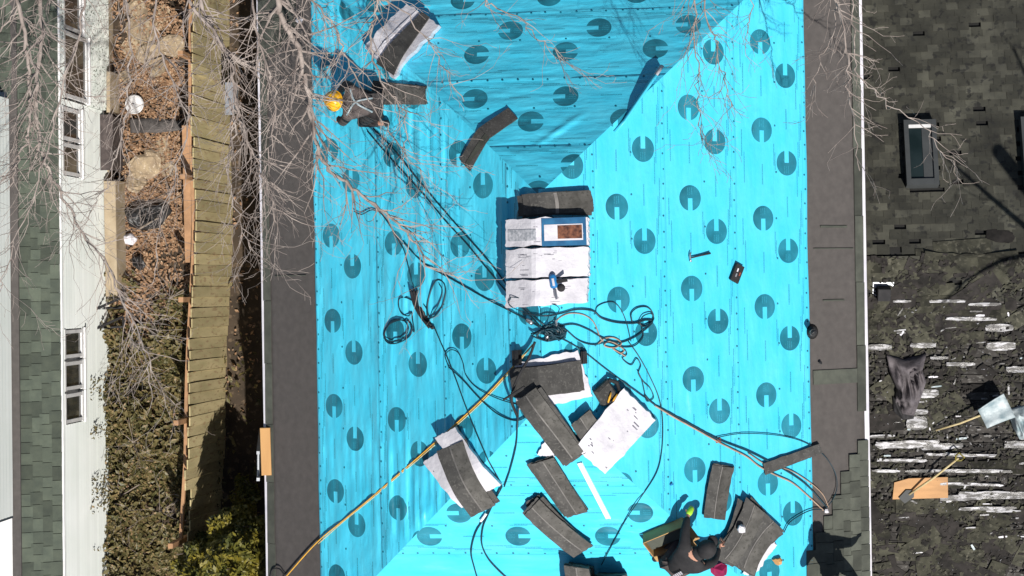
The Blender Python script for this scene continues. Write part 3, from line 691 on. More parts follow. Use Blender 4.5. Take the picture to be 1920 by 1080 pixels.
# small bits
for (u, v, du, dv, sz, mt, lab) in ((1345, 826, 8, -2, (.09, .07, .02), 'red', 'rust-red broken chip beside the hose on the right slope'), (1535, 680, 6, 2, (.06, .05, .02), 'teal_shade', 'dark chip on the right eave membrane'), (1256, 908, 6, -4, (.06, .04, .03), 'blue_plastic', 'crumpled blue scrap on the lower right hip'), (1347, 1058, 10, 4, (.30, .24, .14), 'magenta', 'crumpled magenta cloth between the kneeling worker and the fanned shingles'), (1545, 958, 10, 4, (.10, .06, .05), 'paper', 'small white rag at the hose end on the right eave'), (1373, 988, 8, 0, (.14, .13, .10), 'paper', 'white bundled glove on the fanned shingles'), (1453, 1052, 8, 2, (.15, .11, .07), 'wood', 'orange knob-like tool next to the fanned shingles'), (566, 38, 10, 6, (.13, .1, .05), 'paper', 'small white paper scrap on the upper left eave')):
    hh = .17 if u in (1373, 1346) else .03
    m = seat(roof, u, v, u + du, v + dv, hh); mb = MB(); mb.ball((0, 0, sz[2] / 2), tuple(q / 2 for q in sz), 8, 5, m)
    for i in range(len(mb.v)): mb.v[i] += Vector((noise.noise(mb.v[i] * 22), noise.noise(mb.v[i] * 22 + Vector((5, 0, 0))), noise.noise(mb.v[i] * 22 + Vector((0, 9, 0))))) * sz[0] * .22
    tag(mb.build('scrap', mt), lab, 'scrap')
# tool belt next to the big white bundle
m = seat(roof, 1118, 745, 1148, 716, .04)
tbel = thing('tool_pouch', 'black tool pouch with yellow-handled tools beside the white bundle', 'tool pouch', m.translation)
mb = MB(); mb.box((.1, 0, .06), (.26, .24, .12), m, bev=.03)
for i in range(len(mb.v)): mb.v[i] += Vector((noise.noise(mb.v[i] * 7), noise.noise(mb.v[i] * 7 + Vector((3, 1, 0))), 0)) * .03
mb.build('pouch', 'shingle', tbel)
mb = MB(); mb.tube([m @ Vector(q) for q in ((.0, -.1, .1), (.1, -.15, .13), (.26, -.12, .12), (.32, 0, .1), (.24, .12, .1))], .03, 7); mb.build('belt', 'black', tbel, smooth=True)
for a, b in (((.02, -.10, .14), (.14, -.02, .15)), ((.08, -.14, .14), (.20, -.10, .15))):
    mb = MB(); mb.tube([m @ Vector(a), m @ (Vector(a) * .5 + Vector(b) * .5), m @ Vector(b)], [.012, .016, .010], 7); mb.build('tool_handle', 'yellow', tbel, smooth=True)
# cardboard box by the kneeling worker
m = seat(roof, 1216, 1012, 1292, 970, .02); L = span(roof, 1216, 1012, 1288, 972)
cb = thing('cardboard_box', 'long open cardboard box beside the kneeling worker', 'box', m.translation)
mb = MB(); D_ = .30
mb.box((L / 2, 0, .01), (L, D_, .012), m); mb.build('bottom', 'shingle_green', cb)
for c, s_ in (((L / 2, D_ / 2, .10), (L, .012, .2)), ((L / 2, -D_ / 2, .10), (L, .012, .2)), ((0, 0, .10), (.012, D_ - .03, .2)), ((L, 0, .10), (.012, D_ - .03, .2))):
    mb = MB(); mb.box(c, s_, m); mb.build('side', 'card', cb)
for c, s_, rx in (((L / 2, -D_ / 2 - .05, .2), (L, .10, .008), 1), ((L + .05, 0, .2), (.10, D_, .008), 1)):
    mb = MB(); mb.box(c, s_, m); mb.build('flap', 'card', cb)
mb = MB(); mb.box((L / 2, .03, .10), (L - .06, D_ - .14, .12), m); mb.build('shingle_contents', 'shingle_green', cb)

# ------------------------------------------------------------------ workers
def skin_mesh(name, joints, edges, mat, parent, sub=2, root=0):
    o_ = wloc(parent); me = bpy.data.meshes.new(name)
    me.from_pydata([Vector(j[0]) - o_ for j in joints], edges, [])
    o = bpy.data.objects.new(name, me); col.objects.link(o); o.parent = parent; me.materials.append(MT[mat])
    sm = o.modifiers.new('skin', 'SKIN'); sm.use_smooth_shade = True
    for i, sv in enumerate(me.skin_vertices[0].data if me.skin_vertices else []):
        r = joints[i][1]; sv.radius = r if isinstance(r, tuple) else (r, r); sv.use_root = (i == root)
    if not me.skin_vertices:
        lay = None
    ss = o.modifiers.new('sub', 'SUBSURF'); ss.levels = sub; ss.render_levels = sub
    return o
def person(label, foot, yaw, J, top, bottom, headgear, hgm, surf=roof, hand_m=None):
    """J: joint name -> (forward, left, height above the roof under it)"""
    p0, _ = surf(*foot); c, s = math.cos(yaw), math.sin(yaw)
    def W(q):
        x = p0.x + q[0] * c - q[1] * s; y = p0.y + q[0] * s + q[1] * c
        return Vector((x, y, roofz(x, y) * .75 + roofz(p0.x, p0.y) * .25 + q[2] + .03))
    def Wg(q):
        x = p0.x + q[0] * c - q[1] * s; y = p0.y + q[0] * s + q[1] * c
        return Vector((x, y, roofz(x, y) + q[2] + .03))
    g = {k: (Wg(v) if v[2] < .15 else W(v)) for k, v in J.items()}
    r = thing('person', label, 'person', Vector((p0.x, p0.y, roofz(p0.x, p0.y) + .02)))
    # body: one continuous surface with hands and fingers
    jl, ed, ix = [], [], {}
    def add(k, p, rad, par=None):
        ix[k] = len(jl); jl.append((p, rad))
        if par is not None: ed.append((ix[par], ix[k]))
    add('pelvis', g['pelvis'], (.13, .12)); add('spine', g['spine'], (.13, .11), 'pelvis'); add('chest', g['chest'], (.15, .12), 'spine')
    add('neck', g['neck'], .058, 'chest'); hd = (g['head'] - g['neck']).normalized()
    add('jaw', g['neck'] + (g['head'] - g['neck']) * .55, .075, 'neck'); add('head', g['head'], .098, 'jaw'); add('crown', g['head'] + hd * .085, .07, 'head')
    face = (Vector((c, s, -.5))).normalized(); face = (face - hd * face.dot(hd)).normalized()
    for sd_, q in (('L', 1), ('R', -1)):
        add('sh' + sd_, g['sh' + sd_], .062, 'chest'); add('el' + sd_, g['el' + sd_], .045, 'sh' + sd_); add('wr' + sd_, g['wr' + sd_], .03, 'el' + sd_)
        fw = (g['ha' + sd_] - g['wr' + sd_]); fl_ = fw.normalized(); lat = fl_.cross(Vector((0, 0, 1))); lat = lat.normalized() if lat.length > .1 else Vector((-s, c, 0))
        add('pa' + sd_, g['wr' + sd_] + fl_ * .07, (.038, .02), 'wr' + sd_)
        for f_ in range(4):
            b = g['wr' + sd_] + fl_ * .095 + lat * (f_ - 1.5) * .022; ln = (.075, .085, .08, .062)[f_]
            add('f%d' % f_ + sd_, b, .010, 'pa' + sd_); add('g%d' % f_ + sd_, b + fl_ * ln * .55 - Vector((0, 0, .008)), .009, 'f%d' % f_ + sd_); add('h%d' % f_ + sd_, b + fl_ * ln - Vector((0, 0, .03)), .008, 'g%d' % f_ + sd_)
        tb_ = g['wr' + sd_] + fl_ * .045 - lat * q * .035; add('t0' + sd_, tb_, .012, 'pa' + sd_); add('t1' + sd_, tb_ + fl_ * .035 - lat * q * .03, .010, 't0' + sd_)
        add('hip' + sd_, g['hip' + sd_], .095, 'pelvis'); add('kn' + sd_, g['kn' + sd_], .058, 'hip' + sd_); add('an' + sd_, g['an' + sd_], .042, 'kn' + sd_); add('to' + sd_, g['to' + sd_], .035, 'an' + sd_)
    skin_mesh('body', jl, ed, 'skin', r)
    mb = MB(); h0 = g['head']; lt = hd.cross(face)
    mb.ball(h0 + face * .10 - hd * .015, .018, 8, 6); mb.build('nose', 'skin', r, smooth=True)
    for q in (1, -1):
        mb = MB(); mb.ball(h0 + lt * q * .097 - hd * .01, (.018, .018, .03), 8, 6); mb.build('ear', 'skin', r, smooth=True)
        mb = MB(); mb.ball(h0 + face * .088 + lt * q * .034 + hd * .012, .012, 8, 6); mb.build('eye', 'teal_shade', r, smooth=True)
    mb = MB(); mb.ball(h0 + face * .088 - hd * .055, (.022, .022, .008), 8, 5); mb.build('mouth', 'magenta', r, smooth=True)
    # jacket
    k = lambda n_, rr: (g[n_], rr)
    cj = [k('pelvis', (.165, .15)), k('spine', (.175, .15)), k('chest', (.19, .155)), (g['neck'] * .5 + g['chest'] * .5, .11), (g['neck'] * .45 + g['head'] * .55 - Vector((c, s, 0)) * .03, .115)]; ce = [(0, 1), (1, 2), (2, 3), (3, 4)]
    for sd_ in 'LR':
        b = len(cj); cj += [k('sh' + sd_, .09), k('el' + sd_, .068), (g['wr' + sd_] * .92 + g['el' + sd_] * .08, .05)]; ce += [(2, b), (b, b + 1), (b + 1, b + 2)]
    skin_mesh('jacket', cj, ce, top, r)
    cj = [k('pelvis', (.15, .14))]; ce = []
    for sd_ in 'LR':
        b = len(cj); cj += [k('hip' + sd_, .115), (g['hip' + sd_] * .5 + g['kn' + sd_] * .5, .098), k('kn' + sd_, .078), (g['an' + sd_] * .9 + g['kn' + sd_] * .1, .06)]; ce += [(0, b), (b, b + 1), (b + 1, b + 2), (b + 2, b + 3)]
    skin_mesh('trousers', cj, ce, bottom, r)
    for sd_ in 'LR': skin_mesh('boot', [(g['an' + sd_], .058), (g['an' + sd_] * .4 + g['to' + sd_] * .6, .056), (g['to' + sd_], .042)], [(0, 1), (1, 2)], 'black', r)
    if hand_m:
        for sd_ in hand_m:
            fw = (g['ha' + sd_] - g['wr' + sd_]).normalized(); skin_mesh('glove', [(g['wr' + sd_], .042), (g['wr' + sd_] + fw * .08, .052), (g['wr' + sd_] + fw * .16 - Vector((0, 0, .02)), .03)], [(0, 1), (1, 2)], 'lime', r)
    upv = (hd + Vector((0, 0, 1.5))).normalized(); face = (face - upv * face.dot(upv)).normalized()
    q = upv.to_track_quat('Z', 'X').to_matrix().to_4x4(); q.translation = h0 + Vector((0, 0, .02))
    fx = (q.to_3x3().transposed() @ face); ya = Matrix.Rotation(math.atan2(fx.y, fx.x), 4, 'Z'); q = q @ ya
    mb = MB()
    if headgear == 'helmet':
        mb.ball((0, 0, .0), (.152, .135, .135), 22, 8, q, zmin=-.15); hb = mb.build('helmet', hgm, r, smooth=True)
        mb = MB(); mb.tube([q @ Vector((.158 * math.cos(a) * (1.12 if math.cos(a) > .3 else 1), .142 * math.sin(a), -.012)) for a in [i * math.pi / 14 for i in range(29)]], .011, 6); mb.build('brim', hgm, hb, smooth=True)
        for yy in (-.035, 0, .035):
            mb = MB(); mb.tube([q @ Vector((.152 * math.cos(a), yy, .004 + .134 * math.sin(a))) for a in [RAD(20 + i * 14) for i in range(11)]], .009, 6); mb.build('rib', hgm, hb, smooth=True)
    else:
        mb.ball((-.02, 0, -.03), (.140, .130, .155), 18, 9, q, zmin=-.75); hb = mb.build('cap', hgm, r, smooth=True)
        mb = MB(); mb.ball((.12, 0, .005), (.085, .085, .014), 14, 5, q); mb.build('peak', hgm, hb, smooth=True)
    return r, g
CROUCH = {'pelvis': (0, 0, .44), 'spine': (.14, 0, .58), 'chest': (.32, 0, .70), 'neck': (.45, 0, .78), 'head': (.57, .01, .85),
          'shL': (.35, .19, .71), 'elL': (.48, .27, .46), 'wrL': (.62, .20, .22), 'haL': (.72, .17, .12), 'shR': (.35, -.19, .71), 'elR': (.50, -.28, .46), 'wrR': (.66, -.20, .20), 'haR': (.76, -.16, .11),
          'hipL': (.02, .11, .42), 'knL': (.30, .22, .13), 'anL': (-.10, .20, .11), 'toL': (-.20, .20, .06), 'hipR': (.02, -.11, .42), 'knR': (.38, -.18, .44), 'anR': (.22, -.20, .10), 'toR': (.40, -.21, .06)}
w1, g1 = person('worker in a yellow helmet and dark clothes crouching on the left slope', (714, 206), RAD(172), CROUCH, 'jacket_grey', 'pants', 'helmet', 'helmet')
# harness strap on the back of the first worker
mb = MB()
for q in (1, -1):
    mb.tube(crom([g1['sh' + 'LR'[q < 0]] + Vector((0, 0, .085)), (g1['chest'] + g1['spine']) * .5 + Vector((0, 0, .165)), g1['pelvis'] + Vector((0, .10 * q, .155))], 5), .016, 5)
mb.build('harness', 'bag', w1, smooth=True)
C2 = dict(CROUCH); C2.update({'elL': (.50, .36, .52), 'wrL': (.62, .46, .40), 'haL': (.72, .50, .34), 'pelvis': (-.02, 0, .42), 'head': (.60, -.02, .82)})
w2, g2 = person('worker in a black jacket and cap kneeling at the lower right slope', (1262, 1052), RAD(38), C2, 'black', 'jacket_grey', 'cap', 'black', hand_m='L')
# printed mark on the back of the jacket, and a magenta cloth at the belt
mb = MB(); bx = (g2['chest'] - g2['pelvis']).normalized(); by = bx.cross(Vector((0, 0, 1))).normalized(); bz = by.cross(bx)
for i in range(5):
    c = g2['spine'] * 1.0 + bx * (-.09 + .045 * i) + by * .09 + bz * .162
    mb.box((0, 0, 0), (.028, .05, .004), Matrix.Translation(c) @ Matrix((bx, by, bz)).transposed().to_4x4())
mb.build('printed_mark', 'paper', w2)
STAND = {'pelvis': (0, 0, .92), 'spine': (.02, 0, 1.10), 'chest': (.04, 0, 1.32), 'neck': (.05, 0, 1.48), 'head': (.09, 0, 1.62),
         'shL': (.03, .20, 1.40), 'elL': (.0, .38, 1.18), 'wrL': (.14, .30, 1.0), 'haL': (.2, .25, .96), 'shR': (.03, -.20, 1.40), 'elR': (.02, -.42, 1.22), 'wrR': (.16, -.50, 1.05), 'haR': (.22, -.52, 1.0),
         'hipL': (0, .11, .9), 'knL': (.05, .17, .48), 'anL': (0, .22, .10), 'toL': (.15, .24, .05), 'hipR': (0, -.11, .9), 'knR': (.05, -.17, .48), 'anR': (0, -.22, .10), 'toR': (.15, -.24, .05)}
person('worker standing at the lower right eave of the blue roof', (1590, 1112), RAD(100), STAND, 'black', 'pants', 'helmet', 'helmet')

# ------------------------------------------------------------------ ladder and timber block at the left eave
p, n = roof(500, 845); a = P(500, 846, 4.05)
tag(MB().box((0, 0, 0), (.16, .74, .09), Matrix.Translation(a + Vector((.0, 0, .02))) @ Matrix.Rotation(RAD(2), 4, 'Z'), bev=.006).build('timber_block', 'wood'), 'pale new timber block fixed across the left eave', 'timber')
lb = P(476, 872, 0); lb.z = 0; lt_ = P(484, 874, 3.85)
ld = thing('ladder', 'grey aluminium ladder leaning against the left eave below the timber block', 'ladder', Vector((lt_.x - 1.0, lt_.y, 0)))
lb = Vector((lt_.x - 1.0, lt_.y, .0)); ax = (lt_ - lb)
for s_ in (-.21, .21):
    mb = MB(); mb.tube([lb + Vector((0, s_, 0)), lt_ + Vector((0, s_, 0))], .035, 4); mb.build('rail', 'alu', ld)
for k in range(12):
    c = lb + ax * ((k + .6) / 12.2); mb = MB(); mb.tube([c + Vector((0, -.2, 0)), c + Vector((0, .2, 0))], .018, 6); mb.build('rung', 'alu', ld)

# ------------------------------------------------------------------ lower house on the right, half stripped
XL = h2w(HA - .28, 0, 0).x; xR = P(2330, 540, 2).x
def npt(x, y, h):      # on the right-hand roof, house-aligned coordinates about its ridge
    pl = 0 if y > 0 else 1; N_ = NPL[pl][0]; z = -abs(y) * math.tan(NN if y > 0 else NS)
    return NR + HR @ Vector((x, y, z)) + N_ * h
def n_xy(u, v):
    q = HR.transposed() @ (nroof(u, v)[0] - NR); return q.x, q.y
x0 = n_xy(1600, 478)[0]; x1 = n_xy(2250, 478)[0]; yT = n_xy(1700, -130)[1]; yB = n_xy(1700, 1220)[1]
nh = thing('neighbouring_house', 'low house on the right with an old half stripped shingle roof and skylights', 'house', Vector((NR.x + 1.5, NR.y, 0)))
mb = MB(); b4 = [npt(x0, yT, -.03), npt(x1, yT, -.03), npt(x1, 0, -.03), npt(x0, 0, -.03), npt(x1, yB, -.03), npt(x0, yB, -.03)]
mb.add(b4 + [q - Vector((0, 0, .2)) for q in b4], [(0, 3, 2, 1), (3, 5, 4, 2), (6, 7, 8, 9), (9, 8, 10, 11), (0, 1, 7, 6), (1, 2, 8, 7), (2, 4, 10, 8), (4, 5, 11, 10), (5, 3, 9, 11), (3, 0, 6, 9)])
mb.build('roof_deck', 'old_deck', nh)
mb = MB(); wl = [b4[0], b4[1], b4[4], b4[5]]
for a, b in zip(wl, wl[1:] + wl[:1]): mb.add([Vector((a.x, a.y, 0)), Vector((b.x, b.y, 0)), b - Vector((0, 0, .15)), a - Vector((0, 0, .15))], [(0, 1, 2, 3)])
mb.build('wall', 'house_wall', nh)
otab = []
for q in range(4):
    mb = MB(); e = [U(-.03, .03) for _ in range(6)]
    mb.prism([(-.5, -.5 + e[0]), (0, -.5 + e[1]), (.5, -.5 + e[2]), (.5 + e[3] * .3, .5), (-.5 + e[4] * .3, .5)], 0, 1); otab.append(meshdata(mb, 'old_tab_mesh', 'old_tab'))
sky = [n_xy(1690, 228) + n_xy(1760, 356), n_xy(1908, 222) + n_xy(1990, 352)]
places = []; ex = .115
rows = int(yT / ex)
for r_ in range(-6, rows):
    x = x0 + (r_ % 2) * .1 + U(0, .02)
    while x < x1:
        wd_ = U(.17, .19); y = r_ * ex + (.03 if r_ >= 0 else -.03)
        c = (x + wd_ / 2, y + ex / 2)
        hole = any(s[0] < c[0] < s[2] and s[3] < c[1] < s[1] for s in sky)
        if not hole and not (random.random() < (.015 if r_ > 4 else .12)):
            vis = 0
            q = npt(c[0], c[1], 0); loc = RC.transposed() @ (q - CAM); uu, vv = 960 - loc.x / loc.z * FPX, 540 + loc.y / loc.z * FPX
            vis = 1612 < uu < 1935 and -15 < vv < 560
            places.append((not vis, random.random(), c, wd_))
        x += wd_ + .003
places.sort()
def old_m(c, wd_, r):
    N_ = NPL[0 if c[1] > 0 else 1][0]; dn = (npt(c[0], c[1] + (.05 if c[1] > 0 else -.05), 0) - npt(c[0], c[1], 0)).normalized(); xv = dn.cross(N_) * (1 if c[1] < 0 else 1)
    xv = HR @ Vector((1, 0, 0)); yv = N_.cross(xv)
    lift = .008 + r * .010; m_ = Matrix((xv * wd_, (yv + N_ * .07 * (-1 if c[1] > 0 else 1)).normalized() * (ex + .05), N_ * .007)).transposed().to_4x4()
    m_.translation = npt(c[0], c[1], lift); return m_
rest = MB()
for i, (nv_, rr, c, wd_) in enumerate(places):
    m_ = old_m(c, wd_, rr)
    if i < 300: inst('roof_shingle', random.choice(otab), nh, m_)
    else: rest.prism([(-.5, -.5 + U(-.03, .03)), (.5, -.5 + U(-.03, .03)), (.5, .5), (-.5, .5)], 0, 1, m_)
tag(rest.build('roof_shingles', 'old_tab', nh), kind='stuff')
# skylights
for s in sky:
    cx, cy = (s[0] + s[2]) / 2, (s[1] + s[3]) / 2; W_, H_ = s[2] - s[0] - .02, s[1] - s[3] - .04
    N_ = NPL[0][0]; xv = HR @ Vector((1, 0, 0)); m = Matrix((xv, N_.cross(xv), N_)).transposed().to_4x4(); m.translation = npt(cx, cy, 0)
    mb = MB()
    for c_, z_ in (((-W_ / 2 + .035, 0, .08), (.07, H_, .20)), ((W_ / 2 - .035, 0, .08), (.07, H_, .20)), ((0, H_ / 2 - .035, .08), (W_ - .14, .07, .196)), ((0, -H_ / 2 + .05, .08), (W_ - .14, .10, .196))): mb.box(c_, z_, m)
    sl = mb.build('skylight', 'sky_frame', nh)
    mb = MB(); mb.box((0, 0, .13), (W_ - .14, H_ - .16, .012), m); mb.build('glass', 'sky_glass', sl)
    mb = MB(); mb.box((0, H_ / 2 - .10, .15), (W_ - .15, .05, .02), m); mb.build('trim', 'white_trim', sl)
    mb = MB(); mb.box((W_ * .22, -.03, .142), (W_ * .34, H_ - .2, .006), m); mb.build('pane_reflection', 'sky_frame', sl)  # grey panel painted as the reflection on the right part of the glass
# stripped boards of the sunny side, each its own plank
pk = []
for q in range(3):
    mb = MB(); n = 10
    for i in range(n + 1):
        x = -.5 + i / n
        for (y, z) in ((-.5, 0), (-.5, 1), (.5, 1), (.5, 0)): mb.v.append(Vector((x, y + .02 * noise.noise((i * .7, q, y)), z * (1 + .25 * noise.noise((i * .6, q + 4, y)))))); mb.uv.append((0, 0))
    for i in range(n):
        for k in range(4): mb.f.append((i * 4 + k, i * 4 + (k + 1) % 4, i * 4 + 4 + (k + 1) % 4, i * 4 + 4 + k)); mb.m.append(0)
    mb.f += [(0, 3, 2, 1), (n * 4, n * 4 + 1, n * 4 + 2, n * 4 + 3)]; mb.m += [0, 0]; pk.append(meshdata(mb, 'plank_mesh', 'plank'))
xv = HR @ Vector((1, 0, 0)); NSn = NPL[1][0]; yv = NSn.cross(xv)
y = -.72
while y > yB:
    x = x0
    while x < x1:
        L = U(1.4, 3.0); tl = U(-.015, .015)
        m_ = Matrix((xv * (L - .01), (yv + NSn * tl).normalized() * .135, NSn * .008)).transposed().to_4x4(); m_.translation = npt(x + L / 2, y, 0)
        inst('plank', random.choice(pk), nh, m_); x += L
    y -= .138
# loose debris on it
def blob_poly(rx, ry, n, rnd, jag=.25):
    return [(rx * math.cos(2 * math.pi * i / n) * (1 + rnd.uniform(-jag, jag)), ry * math.sin(2 * math.pi * i / n) * (1 + rnd.uniform(-jag, jag))) for i in range(n)]
def debris(u, v, L, W_, mat, name, label, cat, ang, lift, group, seed, warp=.03, shape='rect', tilt=0):
    rnd = random.Random(seed); p, n = nroof(u, v); mb = MB(); nx, ny = 6, 3
    a0 = Matrix.Rotation(ang, 3, n); X_ = a0 @ xv; Y_ = n.cross(X_); Y_ = (Y_ + n * tilt).normalized()
    e = [[rnd.uniform(-.12, .12) for _ in range(2)] for _ in range(4 * (nx + ny))]
    for k in range(2):
        for j in range(ny + 1):
            for i in range(nx + 1):
                x, y_ = (i / nx - .5) * L, (j / ny - .5) * W_
                if shape == 'rag': x *= 1 - .45 * abs(j / ny - .5) * rnd.random(); y_ *= 1 - .5 * abs(i / nx - .5) * (1 + .6 * math.sin(seed + i * 2.1))
                q = p + X_ * x + Y_ * y_
                q += n * (lift + warp * (.6 + noise.noise((x * 4, y_ * 4, seed * 1.7))) + (.008 if k else 0) + abs(tilt) * W_ / 2); mb.v.append(q); mb.uv.append((0, 0))
    c1 = (nx + 1) * (ny + 1)
    for j in range(ny):
        for i in range(nx):
            a = j * (nx + 1) + i; mb.f += [(a, a + nx + 1, a + nx + 2, a + 1), (c1 + a, c1 + a + 1, c1 + a + nx + 2, c1 + a + nx + 1)]
    ring = [i for i in range(nx + 1)] + [j * (nx + 1) + nx for j in range(1, ny + 1)] + [ny * (nx + 1) + i for i in range(nx - 1, -1, -1)] + [j * (nx + 1) for j in range(ny - 1, 0, -1)]
    for i, a in enumerate(ring): b = ring[(i + 1) % len(ring)]; mb.f.append((a, b, c1 + b, c1 + a))
    mb.m = [0] * len(mb.f); return tag(mb.build(name, mat), label, cat, group)
rd = random.Random(5)
def where(u, v):
    c = 'by the gutter line' if u < 1720 else 'mid-roof' if u < 1830 else 'at the right edge'
    r_ = 'just below the skylights' if v < 560 else 'level with the grey jacket' if v < 790 else 'around the plywood board' if v < 950 else 'at the bottom of the roof'
    return r_ + ' ' + c
for i in range(210):       # torn shingles and felt
    u, v = rd.uniform(1638, 1930), rd.choice((rd.uniform(440, 1095), rd.uniform(940, 1095), rd.uniform(480, 640)))
    if 1668 < u < 1780 and 870 < v < 945 or 805 < v < 945 and rd.random() < .75: continue
    f_ = rd.random() < .34; big = rd.random() < .4
    debris(u, v, rd.uniform(.5, .95) if big else rd.uniform(.12, .45), rd.uniform(.24, .33) if big else rd.uniform(.08, .24), 'tear_felt' if f_ else 'scrap', 'torn_felt' if f_ else 'torn_shingle', ('crumpled black felt scrap ' if f_ else 'torn old greenish shingle scrap ') + where(u, v), 'scrap', rd.choice((0, .05, .1, -.15, .6, 1.2, -.7, rd.uniform(0, 3))), .012 + rd.random() * .02, 'torn roofing scraps on the right roof', i, .016, rd.choice(('rect', 'rag')))
for (u, v, L, W_) in ((1648, 648, .35, .10), (1775, 562, .5, .05), (1845, 568, .45, .05), (1820, 595, .7, .06), (1875, 646, .40, .14), (1872, 612, .38, .12), (1730, 645, .35, .08), (1700, 830, .9, .13), (1765, 834, .6, .10), (1870, 925, 1.1, .13), (1690, 860, .7, .06), (1830, 880, 1.0, .06), (1820, 905, .9, .05), (1905, 690, .3, .10), (1902, 830, .3, .12), (1735, 735, .35, .14), (1712, 770, .4, .10), (1718, 790, .3, .22), (1800, 850, 1.0, .05), (1690, 562, .25, .04), (1800, 680, .4, .06), (1760, 668, .25, .05), (1850, 950, .8, .06), (1880, 955, .5, .04), (1735, 880, .6, .05), (1800, 930, .6, .10), (1650, 815, .4, .05), (1660, 880, .4, .05)):
    debris(u, v, L * 1.15, W_ * 1.1, 'pale_glint', 'glint_streak', 'pale streak painted for the sun glint on bared sheathing ' + where(u, v), 'strip', U(-.04, .04), .05, 'painted glint streaks on the stripped roof', int(u + v), .014, 'rag', tilt=-.03)  # strips laid where the boards glint; their pale colour is the painted highlight
for i in range(80):
    u, v = rd.uniform(1640, 1925), rd.gauss(760, 150)
    if not 540 < v < 1090: continue
    debris(u, v, rd.uniform(.04, .20), rd.uniform(.015, .04), rd.choice(('pale_glint', 'pale_glint', 'paper', 'bag', 'pale_glint', 'pale_glint')), 'splinter', 'small pale splinter ' + where(u, v), 'splinter', rd.choice((rd.uniform(0, 3), 0, .1)), .04, 'pale splinters on the right roof', 300 + i, .012, 'rag')
def crumbs(mat, n, seed, sz, lo):
    rnd = random.Random(seed); mb = MB()
    for _ in range(n):
        u, v = rnd.uniform(1632, 1932), rnd.uniform(lo, 1090); p, nn_ = nroof(u, v)
        if noise.noise((p.x * 1.6, p.y * 1.6, seed)) < rnd.uniform(-.35, .25): continue
        a = Matrix.Rotation(rnd.uniform(0, 6.28), 3, nn_); x = a @ nn_.orthogonal().normalized() * rnd.uniform(*sz); y = nn_.cross(x).normalized() * rnd.uniform(*sz) * .6; c = p + nn_ * (.03 + rnd.random() * .03)
        mb.add([c - x - y * rnd.uniform(.4, 1), c + x * rnd.uniform(.5, 1) - y, c + x + y * rnd.uniform(.3, 1) + nn_ * .012, c - x * rnd.uniform(.3, 1) + y], [(0, 1, 2, 3)])
    return mb
for mat_, n_, sd_, sz_, lo_v, lab in (('scrap', 2600, 1, (.012, .05), 480, 'greenish crumbs of broken shingle strewn over the right roof'), ('tear_felt', 2000, 2, (.015, .06), 480, 'black felt crumbs strewn over the right roof'), ('pale_glint', 700, 3, (.006, .022), 540, 'pale glinting crumbs strewn over the right roof')):
    tag(crumbs(mat_, n_, sd_, sz_, lo_v).build('roof_crumbs', mat_), lab, 'debris', kind='stuff')
# plywood board, square vent
m = seat(nroof, 1672, 915, 1776, 910, .05); L = span(nroof, 1672, 915, 1776, 910)
mb = MB(); mb.prism([(0, -.17), (L, -.19), (L, .18), (L * .3, .19), (L * .04, .13)], 0, .02, m); tag(mb.build('plywood_board', 'ply'), 'orange plywood board on the stripped right roof', 'board')
m = seat(nroof, 1643, 546, 1667, 546, .0)
mb = MB(); mb.box((.1, 0, .10), (.2, .2, .2), m, bev=.01); rv = mb.build('roof_vent', 'black', nh)
mb = MB(); mb.box((.1, 0, .03), (.32, .32, .01), m); mb.build('vent_flange', 'alu', rv)
# roof shovel on the board
def shovel(label, u1, v1, u2, v2, handle_r, blade, h):
    a, n = nroof(u1, v1); b, _ = nroof(u2, v2); r = thing('shovel', label, 'shovel', a + n * h); x = (b - a).normalized(); y = n.cross(x)
    mb = MB(); mb.tube([a + n * h, (a + b) / 2 + n * (h + .12), b + n * (h + .16)], handle_r, 8); mb.build('handle', 'yellow_pale', r, smooth=True)
    m = Matrix((x, y, n)).transposed().to_4x4()
    return r, m, a + n * h, b + n * (h + .16)
r, m, a, b = shovel('long-handled roofing shovel lying across the plywood board', 1703, 922, 1792, 846, .018, 0, .10)
m.translation = a; mb = MB(); mb.prism([(-.16, -.07), (.02, -.09), (.08, -.03), (.08, .03), (.02, .09), (-.16, .07)], -.02, .0, m); mb.build('blade', 'sky_frame', r)
m.translation = b; mb = MB(); mb.tube([m @ Vector(q) for q in ((-.06, 0, 0), (0, -.06, 0), (.07, -.06, 0), (.07, .06, 0), (0, .06, 0), (-.06, 0, 0))], .014, 6); mb.build('grip', 'evergreen', r, smooth=True)
r, m, a, b = shovel('snow shovel with a pale worn scoop lying on the right roof', 1752, 800, 1838, 762, .018, 0, .14)
m.translation = b; mb = MB()
for i in range(7):
    for j in range(7):
        xx, yy = -.05 + .46 * i / 6, (-.5 + j / 6) * (.34 + .10 * i / 6); mb.v.append(m @ Vector((xx, yy, .10 * (abs(j / 6 - .5) * 2) ** 2 + .06 * (1 - i / 6) ** 2))); mb.uv.append((0, 0))
for i in range(6):
    for j in range(6): mb.f.append((i * 7 + j, i * 7 + 7 + j, i * 7 + 8 + j, i * 7 + 1 + j)); mb.m.append(0)
o = mb.build('scoop', 'bag', r, smooth=True); sm = o.modifiers.new('solid', 'SOLIDIFY'); sm.thickness = .012
